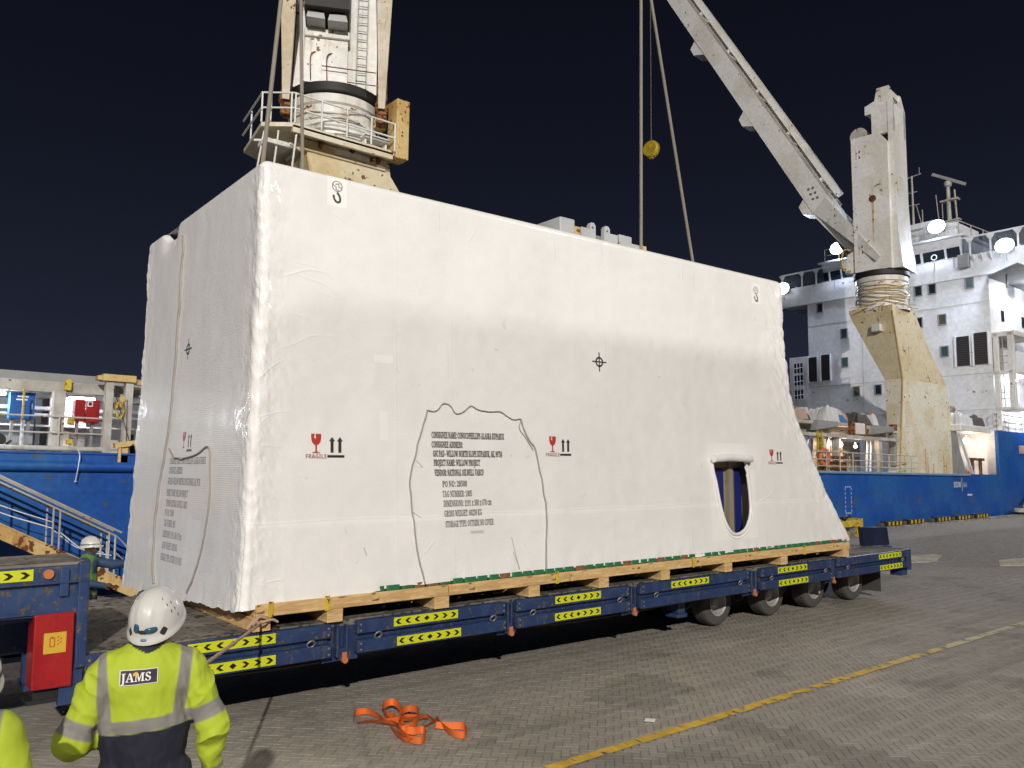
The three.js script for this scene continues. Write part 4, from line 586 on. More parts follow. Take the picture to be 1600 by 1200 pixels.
{ const d = thing('gangway_davit', 'rusty white gangway davit frame standing at the ship side', 'davit', [4.75, 2.64, -20.7], aboard);
  for (const x of [4.48, 4.90]) part('post', [rbox(x - 0.085, x + 0.085, 2.64, 5.02, -20.84, -20.62, 0.012)], M.offWhite, d);
  part('top_beam', [rbox(4.3, 5.02, 4.90, 5.06, -20.92, -20.56, 0.012)], M.ochre, d); part('arm', [rbox(4.9, 5.55, 4.86, 4.98, -20.80, -20.66, 0.01), rbox(4.60, 4.78, 4.30, 4.42, -20.8, -20.6, 0.01), rbox(4.2, 4.4, 4.92, 5.02, -20.9, -20.6, 0.01)], M.ochre, d);
  part('sheave', [lathe([[0, -0.03], [0.09, -0.03], [0.07, 0], [0.09, 0.03], [0, 0.03]], 14, [5.36, 4.84, -20.6], 'z'), lathe([[0, -0.03], [0.07, -0.03], [0.055, 0], [0.07, 0.03], [0, 0.03]], 14, [4.75, 4.5, -20.62], 'z')], M.ochre, d);
  part('wire', [bar([4.55, 4.72, -20.6], [4.95, 3.52, -20.55], 0.008, 5), bar([4.85, 4.5, -20.6], [4.88, 3.5, -20.55], 0.008, 5), bar([5.2, 4.8, -20.6], [5.2, 3.3, -20.6], 0.006, 5)], M.black, d);
  part('hook_coil', tube([[4.66, 4.42, -20.58], [4.62, 4.2, -20.56], [4.7, 4.05, -20.56], [4.78, 4.2, -20.56], [4.74, 4.42, -20.58]], 0.025, 6, 20), M.yellow, d);
  part('platform', [beam([4.62, 3.42, -20.55], [5.08, 3.50, -20.55], 0.22, 0.12), box(4.78, 4.92, 2.9, 3.4, -20.62, -20.5), box(4.7, 4.76, 3.02, 3.4, -20.52, -20.46)], M.ochre, d);
  const v = thing('fire_hydrant_valve', 'red hydrant valve on a post beside the davit on the ship deck', 'valve', [5.5, 2.64, -21.2], aboard);
  part('standpipe', bar([5.46, 2.64, -21.2], [5.46, 3.5, -21.2], 0.05, 8), M.black, v); part('valve_body', [lathe([[0, 3.5], [0.07, 3.5], [0.05, 3.58], [0.1, 3.62], [0.06, 3.7], [0.11, 3.74], [0.11, 3.77], [0, 3.78]], 12, [5.46, 0, -21.2])], M.red, v); part('junction_box', rbox(5.36, 5.58, 3.84, 4.0, -21.3, -21.15, 0.01), M.offWhite, v);
  const w = thing('mooring_winch', 'brown rusty winch drum on the ship deck beside the davit', 'winch', [5.4, 2.64, -20.95], aboard);
  part('drum', [lathe([[0, -0.22], [0.2, -0.22], [0.2, -0.18], [0.13, -0.17], [0.13, 0.17], [0.2, 0.18], [0.2, 0.22], [0, 0.22]], 20, [5.36, 3.36, -20.86], 'x')], M.rust, w); part('stand', [box(5.14, 5.2, 2.64, 3.36, -20.98, -20.74), box(5.52, 5.58, 2.64, 3.36, -20.98, -20.74), box(5.0, 5.12, 2.64, 3.7, -21.0, -20.9)], M.black, w); }
{ // accommodation ladder down to the quay
  const t = thing('gangway_ladder', 'weathered cream gangway ladder with white handrails sloping down from ship to quay', 'gangway', [4.8, 0, -19.0]);
  const P = (x, dy, z) => [x, 0.30 + (4.75 - x) * 0.545 + dy, z];
  for (const z of [-18.7, -19.35]) part('stringer', [beam(P(-2.6, 0, z), P(4.85, 0, z), 0.07, 0.26), beam(P(-2.6, 0.14, z), P(4.85, 0.14, z), 0.12, 0.03), beam(P(-2.6, -0.14, z), P(4.85, -0.14, z), 0.12, 0.03)], M.ochre, t);
  const tread = metreUV(rbox(-0.11, 0.11, -0.02, 0.02, -0.28, 0.28, 0.008, 1)); for (let x = -2.4; x < 4.8; x += 0.27) piece('tread', tread, M.deckFloor, t, P(x, 0.03, -19.03));
  for (const z of [-18.68, -19.37]) for (const x of [-1.9, -0.85, 0.2, 1.25, 2.2, 3.2, 3.32, 4.24, 4.36]) part('stanchion', bar(P(x, 0.1, z), P(x, 0.92, z), 0.022, 6), M.offWhite, t);
  for (const z of [-18.68, -19.37]) { part('handrail', [bar(P(-2.6, 0.98, z), P(4.48, 1.05, z), 0.025, 6), bar(P(-2.6, 0.86, z), P(4.38, 0.93, z), 0.022, 6)], M.offWhite, t); part('safety_rope', [tube([P(-2.4, 0.45, z), P(-0.8, 0.36, z), P(0.9, 0.42, z), P(2.2, 0.34, z), P(3.2, 0.5, z)], 0.012, 5, 40), tube([P(3.3, 0.5, z), P(3.8, 0.36, z), P(4.3, 0.5, z)], 0.012, 5, 16), tube([P(-2.4, 0.6, z), P(-0.8, 0.5, z), P(0.9, 0.56, z), P(2.2, 0.48, z), P(3.2, 0.62, z)], 0.010, 5, 40)], M.white, t); }
  part('net', [tube([P(4.36, 0.95, -18.68), P(4.6, 0.8, -18.7), P(4.75, 0.5, -18.7), P(4.7, 0.1, -18.7)], 0.012, 5, 16), tube([P(4.36, 0.6, -18.68), P(4.55, 0.5, -18.7), P(4.66, 0.25, -18.7)], 0.010, 5, 16)], M.offWhite, t);
  part('top_platform', [rbox(-3.7, -2.55, 4.18, 4.28, -20.5, -18.65, 0.01), beam([-3.1, 4.2, -18.8], [-3.1, 3.1, -20.45], 0.08, 0.08)], M.ochre, t); part('foot_roller', bar([4.8, 0.1, -19.4], [4.8, 0.1, -18.65], 0.1, 12), M.black, t);
}
{ const t = thing('draught_rope', 'thin white rope hanging over the blue rub rail near the davit', 'rope', [3.87, 3.1, -20.3], aboard); part('line', [tube([[3.90, 3.3, -20.62], [3.89, 3.16, -20.36], [3.87, 2.95, -20.325], [3.85, 2.62, -20.42]], 0.012, 5, 24), lathe([[0, -0.03], [0.03, 0], [0, 0.03]], 8, [3.85, 2.6, -20.42])], M.white, t); }

// ------------------------------------------------------------------ ship: far deck and superstructure
part('upper_walkway', [box(33.6, 43.4, 5.45, 5.62, -25.5, -21.7), box(33.6, 43.4, 4.86, 5.02, -22.0, -21.5), box(33.6, 34.2, 2.64, 4.86, -22.2, -21.7), box(36.0, 36.14, 2.64, 4.86, -21.9, -21.6), box(37.3, 37.5, 2.64, 4.86, -21.9, -21.6), box(41.3, 41.6, 2.64, 4.86, -21.9, -21.6), box(33.6, 43.4, 5.02, 5.45, -22.5, -22.3)], M.offWhite, ship);
for (const [a, b] of [[35.2, 37.2], [40.5, 42.7]]) part('cover_bracket', [prism([[a, 5.14], [a + 0.2, 5.62], [b, 5.62], [b, 5.4]], -21.75, -21.45)], M.greyPaint, ship);
part('vent_box', [rbox(38.6, 39.6, 5.08, 5.64, -21.75, -21.4, 0.04)], M.craneWhite, ship); part('vent_trim', [rbox(38.5, 38.62, 5.05, 5.68, -21.7, -21.38, 0.01), rbox(39.58, 39.7, 5.05, 5.68, -21.7, -21.38, 0.01), rbox(42.6, 42.85, 5.4, 5.75, -21.75, -21.4, 0.02)], M.rust, ship);
for (const [a, b] of [[33.6, 37.6], [40.4, 43.4]]) part('deckhouse_wall', box(a, b, 2.64, 4.86, -23.9, -23.8), M.greyPaint, ship);
part('deckhouse_wall', [box(37.6, 40.4, 2.64, 4.86, -23.2, -23.1)], std({ color: lin(0.62, 0.52, 0.42), map: grime, roughness: 0.6 }), ship);
for (const x of [38.3, 39.55]) { const d = part('steel_door', [rbox(x - 0.36, x + 0.36, 2.72, 4.55, -23.1, -23.04, 0.03)], M.offWhite, ship); part('door_panel', [rbox(x - 0.22, x + 0.22, 3.9, 4.2, -23.04, -23.02, 0.01), rbox(x - 0.24, x + 0.24, 3.2, 3.5, -23.04, -22.9, 0.03)], M.greyPaint, d); }
part('stair_frame', [bar([34.6, 2.7, -21.9], [35.3, 4.86, -21.9], 0.05, 6), bar([36.4, 2.7, -22.0], [37.1, 4.86, -22.0], 0.06, 6), bar([40.6, 2.7, -22], [40.9, 4.8, -22], 0.06, 6), bar([41.0, 2.7, -22], [41.25, 4.8, -22], 0.05, 6)], M.white, ship);
part('yellow_ladder', [box(35.3, 35.38, 2.64, 5.1, -21.5, -21.42), box(35.66, 35.74, 2.64, 5.1, -21.5, -21.42), ...[0, 1, 2, 3, 4, 5, 6].map((i) => box(35.38, 35.66, 2.9 + i * 0.32, 2.95 + i * 0.32, -21.49, -21.44))], M.yellow, ship);
rails('deck_railing', 33.8, 43.6, -20.8, [4.1, 3.75, 3.45], 1.15, 0.028, 2.64);
function deckLamp(x, y, z, cd, r = 0.13, mat = M.warmGlow, color = 0xffdcb4) { const m = part('deck_lamp', [fin(new THREE.SphereGeometry(r, 14, 10).translate(x, y, z)), bar([x, y + r * 0.8, z], [x, y + r + 0.12, z], 0.03, 6)], mat, ship); const l = new THREE.PointLight(color, cd, 0, 2); l.position.set(...shipPoint([x, y - 0.02, z + r + 0.06])); l.castShadow = true; l.shadow.radius = 5; l.name = 'deck_lamp_light'; scene.add(l); return m; }
deckLamp(38.35, 4.62, -22.7, 3); deckLamp(39.45, 4.62, -22.7, 3); deckLamp(40.75, 4.55, -22.6, 2, 0.09); 
{ const b = thing('lifebuoy', 'orange lifebuoy hanging on the far deck railing', 'lifebuoy', [34.95, 3.4, -20.85], aboard); part('ring', fin(new THREE.TorusGeometry(0.34, 0.11, 10, 24).translate(34.95, 3.85, -20.92)), std({ color: lin(0.62, 0.16, 0.07), roughness: 0.6, map: grime }), b);
  const c = thing('timber_rack', 'brown timber rack stacked behind the far deck railing', 'rack', [36.4, 2.64, -21.2], aboard); part('boards', [0, 1, 2, 3, 4].map((i) => rbox(35.7, 37.2, 2.7 + i * 0.26, 2.9 + i * 0.26, -21.5 + i * 0.04, -21.1, 0.02)), M.rust, c); part('frame', [tube([[35.6, 2.64, -21.05], [35.6, 4.0, -21.05], [36.4, 4.15, -21.05], [37.3, 4.0, -21.05], [37.3, 2.64, -21.05]], 0.04, 6, 30)], M.ochre, c); }
// tarpaulins, dunnage and debris heaped on the covers
const tarpCols = [[0.50, 0.50, 0.52], [0.36, 0.40, 0.44], [0.05, 0.16, 0.34], [0.55, 0.50, 0.46], [0.24, 0.17, 0.13], [0.62, 0.62, 0.62], [0.42, 0.30, 0.24], [0.09, 0.085, 0.085]];
const tarpMat = tarpCols.map((c) => std({ color: lin(...c), map: grime, roughness: 0.8, side: THREE.DoubleSide }));
function bundle(name, label, cat, x, y, z, sx, sy, sz, mi, group) { // crumpled sheet thrown over loose gear
  const t = thing(name, label, cat, [x, y, z], { aboard: true, group }), n = 44, pos = [], idx = [];
  for (let i = 0; i <= n; i++) for (let j = 0; j <= n; j++) { const u = i / n * 2 - 1, v = j / n * 2 - 1, e = 1 - Math.max(Math.abs(u), Math.abs(v)), px = u * sx * (1 + 0.35 * (noise3(v * 2 + x, 1, x) - 0.5)), pz = v * sz * (1 + 0.35 * (noise3(u * 2 + x, 7, z) - 0.5));
    const h = sstep(0, 0.35, e) * (0.25 + 0.95 * fbm3(px * 1.5 + x * 5, 3, pz * 1.5 + z * 2, 2)) + 0.35 * sstep(0, 0.15, e) * (1 - Math.abs(2 * fbm3(px * 3.6 + x * 9, 5, pz * 3.6 - px * 2, 3) - 1)) + 0.10 * sstep(0, 0.1, e) * fbm3(px * 12, 2 + x, pz * 12, 2);
    pos.push(x + px + 0.12 * (noise3(px * 5, x, pz * 5) - 0.5), y + 0.01 + h * sy, z + pz + 0.12 * (noise3(px * 5, x + 9, pz * 5) - 0.5)); }
  for (let i = 0; i < n; i++) for (let j = 0; j < n; j++) { const a = i * (n + 1) + j, b = a + n + 1; idx.push(a, a + 1, b, b, a + 1, b + 1); }
  const g = new THREE.BufferGeometry(); g.setAttribute('position', new THREE.Float32BufferAttribute(pos, 3)); g.setIndex(idx); g.computeVertexNormals(); part('cloth', fin(g), tarpMat[mi], t); return t; }
const H0 = 5.62; [
  ['brown tarpaulin heap at the left end of the far hatch cover', 34.5, 0.6, 0.55, 6], ['pale tarpaulin fold beside the brown heap on the far hatch cover', 35.35, 0.75, 0.6, 0], ['grey-blue tarpaulin heap on the far hatch cover', 36.3, 0.8, 0.5, 1],
  ['white crumpled sheet on the far hatch cover, left of the blue one', 37.3, 0.7, 0.75, 5], ['blue plastic sheet lying low on the far hatch cover', 38.4, 1.0, 0.4, 2], ['big white tarpaulin heap in the middle of the far hatch cover', 38.9, 0.7, 0.72, 3], ['dark net heap on the far hatch cover near the big crane', 40.2, 0.6, 0.5, 7], ['pale sheet heap against the big crane post', 41.4, 0.75, 0.58, 5], ['rusty brown dunnage heap behind the pale sheet', 42.4, 0.6, 0.7, 4], ['small grey rag pile between the brown and pale heaps', 34.95, 0.35, 0.42, 7], ['small blue rag pile left of the big white heap', 37.9, 0.4, 0.5, 2], ['small brown sack pile right of the big white heap', 39.7, 0.4, 0.55, 6], ['small white rag pile beside the dark net heap', 40.75, 0.35, 0.5, 0],
].forEach(([l, x, sx, sy, m], i) => bundle('tarpaulin', l, 'tarpaulin', x, H0, -22.3 - (i % 3) * 0.35, sx * 0.9, sy * 0.95, 0.6, m, 'tarpaulins heaped on the far hatch cover'));
part('rust_screen', [box(33.7, 33.8, 5.62, 6.9, -22.6, -21.8), box(33.9, 34.5, 5.62, 6.6, -22.8, -22.7)], std({ color: lin(0.13, 0.05, 0.04), map: grime, roughness: 0.8 }), ship);
// bay beside the big crane with a lit winch space
part('winch_bay', [box(50.2, 56, 2.64, 6.0, -24.1, -24.0)], std({ color: lin(0.52, 0.40, 0.33), map: grime, roughness: 0.7 }), ship);
part('winch_bay_frame', [rbox(49.9, 55.6, 5.72, 6.1, -24.0, -21.2, 0.05), rbox(55.3, 55.62, 2.64, 5.8, -21.7, -21.2, 0.1), rbox(49.8, 49.95, 2.64, 5.8, -24, -22.4, 0.02)], M.craneWhite, ship);
part('bay_gusset', [prism([[50.0, 3.2], [50.0, 5.75], [50.25, 5.75], [50.6, 4.6], [51.4, 3.2]], -21.9, -21.6)], M.greyPaint, ship); part('bay_brace', [beam([50.35, 5.6, -21.5], [51.9, 3.25, -21.5], 0.12, 0.12)], M.white, ship);
part('winch_gear', [box(51.9, 52.05, 2.64, 4.2, -21.6, -21.45), box(51.7, 52.3, 4.05, 4.2, -21.65, -21.4), box(53.0, 53.15, 2.64, 4.2, -21.6, -21.45), box(52.8, 53.4, 4.05, 4.2, -21.65, -21.4), lathe([[0, -0.5], [0.35, -0.5], [0.25, -0.4], [0.25, 0.4], [0.35, 0.5], [0, 0.5]], 16, [52.5, 3.2, -22.4], 'x')], M.rust, ship);
deckLamp(52.7, 5.25, -22.1, 5, 0.2); deckLamp(50.7, 5.3, -22.6, 2, 0.12, M.lampGlow, 0xf0f4ff);
[['white tarpaulin bundle on the winch bay roof', 51.2, 1.2, 0.75, 5], ['dark net bundle on the winch bay roof', 53.3, 1.1, 0.62, 7], ['brown dunnage pile behind the white tarpaulin on the winch bay roof', 51.6, 1.5, 1.0, 4]].forEach(([l, x, sx, sy, m], i) => bundle('tarpaulin', l, 'tarpaulin', x, 6.1, -22.0 - (i === 2 ? 0.9 : 0), sx, sy, 0.5, m, 'bundles on the winch bay roof'));

const house = part('superstructure', [box(54, 68, 2.64, 16.6, -33.3, -20.9), box(54, 68, 2.64, 11.75, -34.9, -33.3), rbox(53.9, 58.5, 15.55, 16.95, -35.4, -18.7, 0.03)], M.white, ship);
part('plating_seam', [box(53.985, 53.998, 2.64, 16.4, -29.2, -29.17), box(53.985, 53.998, 9.42, 9.45, -33.3, -20.9), box(53.985, 53.998, 7.2, 7.22, -33.3, -20.9), box(53.985, 53.998, 13.9, 13.915, -33.3, -20.9)], M.offWhite, house);
const paneMat = [M.glass, phys({ color: lin(0.06, 0.12, 0.13), roughness: 0.12, clearcoat: 0.5 }), phys({ color: lin(0.13, 0.11, 0.08), roughness: 0.12, clearcoat: 0.5 })];
function porthole(z, y, k, w = 0.42, h = 0.6) { const f = part('window', [box(53.93, 53.995, y + h / 2, y + h / 2 + 0.06, z - w / 2 - 0.06, z + w / 2 + 0.06), box(53.93, 53.995, y - h / 2 - 0.06, y - h / 2, z - w / 2 - 0.06, z + w / 2 + 0.06), box(53.93, 53.995, y - h / 2, y + h / 2, z - w / 2 - 0.06, z - w / 2), box(53.93, 53.995, y - h / 2, y + h / 2, z + w / 2, z + w / 2 + 0.06)], M.greyPaint, house); const pn_ = part('pane', box(53.975, 53.99, y - h / 2, y + h / 2, z - w / 2, z + w / 2), paneMat[k], house); return f; }
for (const [z, y, k] of [[-32.3, 15.15, 0], [-30.5, 13.05, 1], [-30.5, 11.0, 1], [-29.7, 8.9, 2], [-28.15, 8.9, 0], [-25.2, 15.2, 0], [-24.3, 15.2, 0], [-22.0, 15.2, 1], [-25.25, 13.1, 0], [-23.75, 13.1, 2], [-23.7, 11.03, 1]]) porthole(z, y, k);
function louvre(z, y0, y1, w) { const l = part('louvre', [box(53.9, 53.995, y0, y1, z - w / 2, z + w / 2)], std({ color: lin(0.055, 0.052, 0.055), roughness: 0.7 }), house); part('louvre_frame', [box(53.85, 53.99, y0 - 0.06, y1 + 0.06, z - w / 2 - 0.12, z - w / 2 - 0.005), box(53.88, 53.99, y0 - 0.06, y1 + 0.06, z + w / 2 + 0.005, z + w / 2 + 0.07)], M.white, house); for (let y = y0 + 0.1; y < y1; y += 0.14) part('slat', box(53.88, 53.91, y, y + 0.05, z - w / 2 + 0.02, z + w / 2 - 0.02), M.black, house); }
louvre(-22.55, 10.0, 11.85, 0.78); louvre(-21.5, 10.0, 11.95, 0.78); louvre(-32.95, 9.85, 11.6, 0.66); louvre(-31.95, 9.85, 11.65, 0.66);
for (const y of [9.0, 10.0, 10.9]) part('stair_opening', [box(53.95, 53.99, y - 0.34, y + 0.38, -34.5, -33.75)], M.glass, house);
part('stair_rails', [-34.5, -34.25, -34.0, -33.75].map((z) => bar([53.92, 8.6, z], [53.92, 11.4, z], 0.025, 5)).concat([8.9, 9.3, 9.9, 10.4, 10.9].map((y) => bar([53.92, y, -34.5], [53.92, y + 0.06, -33.75], 0.025, 5))), M.white, house);
// bridge front: sloping windows between white posts
part('wheelhouse', [prism([[54.3, 16.6], [54.05, 17.75], [53.85, 18.3], [66, 18.3], [66, 16.6]], -32.0, -22.35), rbox(53.7, 67, 18.28, 18.42, -32.2, -22.1, 0.03)], M.white, house);
for (const [a, b] of [[-31.95, -31.5], [-31.44, -30.62], [-30.5, -29.7], [-29.55, -28.7], [-28.55, -27.7], [-27.55, -26.75], [-26.6, -25.9], [-25.72, -25.02], [-24.8, -23.45], [-23.3, -22.48]]) part('bridge_window', [prism([[54.2, 16.84], [54.02, 17.66], [54.14, 17.66], [54.32, 16.84]], a, b).translate(-0.075, 0, 0)], M.glass, house);
part('clear_view_screen', fin(new THREE.TorusGeometry(0.17, 0.03, 8, 20).rotateY(Math.PI / 2).translate(53.98, 17.25, -24.1)), M.white, house);
part('window_posts', [-31.47, -30.56, -29.62, -25.82, -25.37, -24.91, -23.38, -22.42].map((z) => beam([54.13, 16.8, z], [53.92, 17.7, z], 0.1, 0.1)), M.white, house);
part('bridge_rail', [bar([53.75, 16.92, -32], [53.75, 16.92, -22.4], 0.03, 6), ...[-31, -29.5, -28, -26.5, -25.2, -24, -22.8].map((z) => bar([53.8, 16.3, z], [53.8, 16.95, z], 0.025, 5))], M.offWhite, house);
part('wing_box', [rbox(53.55, 53.95, 16.15, 17.0, -22.5, -21.85, 0.03)], M.greyPaint, house);
// bridge wings: posts with spread heads, top rail, brackets beneath
for (const zs of [[-21.85, -20.65, -19.1], [-33.65, -32.5, -35.3]]) for (const z of zs) part('wing_post', [box(53.9, 53.98, 16.95, 17.85, z - 0.05, z + 0.05), prism([[z - 0.28, 18.06], [z + 0.28, 18.06], [z + 0.05, 17.72], [z - 0.05, 17.72]], 53.9, 53.98, 'zy')], M.white, house);
part('wing_rail', [rbox(53.86, 54.0, 18.04, 18.14, -22.3, -18.7, 0.02), rbox(53.86, 54.0, 18.0, 18.1, -35.4, -31.8, 0.02), rbox(53.86, 58, 18.04, 18.12, -18.76, -18.68, 0.02)], M.white, house);
{ const wg = phys({ color: lin(0.5, 0.55, 0.62), transmission: 0.9, roughness: 0.05, thickness: 0 }); part('wing_glass', box(53.93, 53.945, 16.95, 18.04, -22.3, -18.75), wg, house); part('wing_glass', box(53.93, 53.945, 16.95, 18.0, -35.3, -32.0), wg, house); }
part('wing_bracket', [-21.6, -21.1, -20.6, -20.1].map((z) => prism([[53.9, 16.9], [53.55, 16.9], [53.9, 16.4]], z - 0.03, z + 0.03)), M.white, house);
part('monkey_island_rail', [bar([54, 19.35, -31.8], [54, 19.35, -22.5], 0.035, 6), bar([54, 18.9, -31.8], [54, 18.9, -22.5], 0.025, 6), bar([54, 19.35, -22.5], [58, 18.6, -21.2], 0.03, 6), ...[-31.8, -30, -28.5, -27, -26.1, -25, -24.6, -23.4, -22.5].map((z) => bar([54, 18.4, z], [54, 19.35, z], 0.03, 5)), ...[0.25, 0.5, 0.75].map((t) => bar([54 + 4 * t, 18.4, -22.5 + 1.3 * t], [54 + 4 * t, 19.35 - 0.75 * t, -22.5 + 1.3 * t], 0.03, 5))], M.offWhite, house);
part('roof_house', [rbox(54.6, 58, 18.42, 19.5, -26.3, -22.9, 0.03), rbox(54.3, 58, 19.5, 19.85, -26.4, -24.0, 0.02)], M.white, house);
// masts and radar
part('signal_mast', [bar([57, 18.4, -26.74], [57, 24.2, -26.74], 0.11, 8, 0.06), bar([57, 24.1, -27.25], [57, 24.2, -26.1], 0.045, 6), bar([57, 22.1, -27.2], [57, 22.05, -26.3], 0.04, 6), bar([57, 23.0, -27.1], [57, 23.0, -26.4], 0.03, 6), bar([57, 24.2, -26.2], [57, 24.7, -26.2], 0.02, 5), bar([57, 22, -26.5], [57, 19.3, -25.9], 0.03, 5), bar([57, 19.4, -26.1], [57, 21.6, -26.1], 0.035, 5), bar([57, 19, -24.9], [57, 22.4, -25.14], 0.03, 5)], M.offWhite, house);
part('radar_mast', [bar([57.7, 19.5, -24.62], [57.7, 23.0, -24.62], 0.17, 10, 0.12), rbox(57.5, 57.95, 21.95, 22.1, -25.15, -23.95, 0.03), rbox(57.5, 57.9, 20.5, 20.62, -25, -23.9, 0.03), bar([57.7, 20, -24.1], [57.7, 22.7, -24.2], 0.06, 8), bar([57.7, 20.6, -25.05], [57.7, 22.0, -25.05], 0.035, 6), fin(new THREE.SphereGeometry(0.27, 14, 10).translate(57.7, 23.2, -24.62)), bar([57.7, 23.4, -24.62], [57.7, 23.6, -24.62], 0.09, 8)], M.offWhite, house);
part('radar_scanner', [beam([57.4, 24.05, -25.5], [57.95, 22.95, -23.55], 0.24, 0.2)], M.greyPaint, house);
// floodlights on the bridge
const floodAims = [[38, 3, -28], [38, 3, -26], [42, 0, -22], [36, 3, -30]];
[[53.72, 19.2, -30.66], [53.72, 19.18, -23.74], [53.4, 17.0, -19.67], [53.4, 16.95, -34.94]].forEach((p, i) => {
  const b = part('floodlight', [rbox(p[0], p[0] + 0.28, p[1] - 0.36, p[1] + 0.36, p[2] - 0.44, p[2] + 0.44, 0.04), bar([p[0] + 0.2, p[1] - 0.9, p[2]], [p[0] + 0.2, p[1] - 0.3, p[2]], 0.05, 6)], M.greyPaint, house);
  part('lamp_face', [fin(new THREE.SphereGeometry(0.6, 24, 14).scale(0.16, 0.72, 0.9).translate(p[0] - 0.02, p[1], p[2]))], M.lampGlow, house);
  const s = new THREE.SpotLight(0xdbe8ff, 300, 0, 1.25, 0.5, 2); s.position.set(...shipPoint([p[0] - 0.22, p[1], p[2]])); s.target.position.set(...shipPoint(floodAims[i])); s.castShadow = true; s.shadow.radius = 18; s.name = 'bridge_flood'; scene.add(s, s.target);
});
// quay-side face of the house: awning, stair tower, lit openings
part('awning', [prism([[53.7, -20.85], [51.7, -18.4], [53.4, -18.4], [60, -18.6], [60, -20.85]], 15.32, 15.42, 'xz'), box(53.9, 54.0, 14.5, 15.32, -19.9, -19.8)], M.greyPaint, house);
part('stair_tower', [rbox(54.0, 54.25, 5.9, 11.85, -20.85, -20.55, 0.03), rbox(54.0, 54.25, 7.1, 11.85, -20.05, -19.7, 0.03), rbox(54.0, 57.5, 11.6, 11.9, -20.9, -19.6, 0.03), rbox(54.0, 57.5, 9.3, 9.5, -20.9, -19.8, 0.03), rbox(54, 57.5, 7.1, 7.3, -20.9, -19.8, 0.03)], M.craneWhite, house);
part('stair_rails', [-20.75, -20.55, -20.35].map((z) => bar([54.1, 7.3, z], [54.1, 11.6, z], 0.03, 5)).concat([7.8, 8.2, 10, 10.4, 10.8].map((y) => bar([54.1, y, -20.85], [54.1, y, -20.05], 0.025, 5))), M.offWhite, house);
for (const x of [55.8, 59.0]) part('side_window', [box(x - 0.2, x + 0.2, 12.8, 13.5, -20.895, -20.86)], M.glass, house);
const sideLamp = (x, y, z, cd) => { part('side_lamp', [fin(new THREE.SphereGeometry(0.2, 14, 10).translate(x, y, z))], M.lampGlow, house); const l = new THREE.PointLight(0xf3f6ff, cd, 0, 2); l.position.set(...shipPoint([x, y, z + 0.26])); l.castShadow = true; l.shadow.radius = 8; l.name = 'side_lamp_light'; scene.add(l); };
sideLamp(56.2, 9.1, -20.6, 22); sideLamp(57.2, 7.0, -20.4, 22); sideLamp(57.4, 15.1, -19.6, 50);
rails('forecastle_railing', 53.4, 64, -20.8, [6.9, 6.5, 6.2], 1.1, 0.03, 5.86);

// ------------------------------------------------------------------ deck cranes
function loft(secs, mat, name, parent) { // secs: [y, x0, x1, z0, z1]
  const g = []; const tri = (a, b, c) => g.push(...a, ...b, ...c), quad = (a, b, c, d) => { tri(a, b, c); tri(a, c, d); };
  for (let i = 0; i < secs.length - 1; i++) { const A = secs[i], B = secs[i + 1], c = (s, i2) => [[s[1], s[0], s[3]], [s[2], s[0], s[3]], [s[2], s[0], s[4]], [s[1], s[0], s[4]]][i2]; for (let k = 0; k < 4; k++) quad(c(A, k), c(B, k), c(B, (k + 1) % 4), c(A, (k + 1) % 4)); }
  const t = secs[secs.length - 1]; quad([t[1], t[0], t[3]], [t[1], t[0], t[4]], [t[2], t[0], t[4]], [t[2], t[0], t[3]]);
  const q = new THREE.BufferGeometry(); q.setAttribute('position', new THREE.Float32BufferAttribute(g, 3)); q.computeVertexNormals(); return part(name, q, mat, parent);
}
M.pedTan = std({ map: paint(rgb(212, 200, 168), rgb(202, 182, 136), rgb(140, 90, 44), 0.28, 0.16, 170), roughness: 0.55, bumpMap: fineBump, bumpScale: 0.004 });
M.pedPale = std({ map: paint(rgb(222, 216, 198), rgb(212, 202, 172), rgb(150, 100, 50), 0.285, 0.2, 180), roughness: 0.55, bumpMap: fineBump, bumpScale: 0.004 });
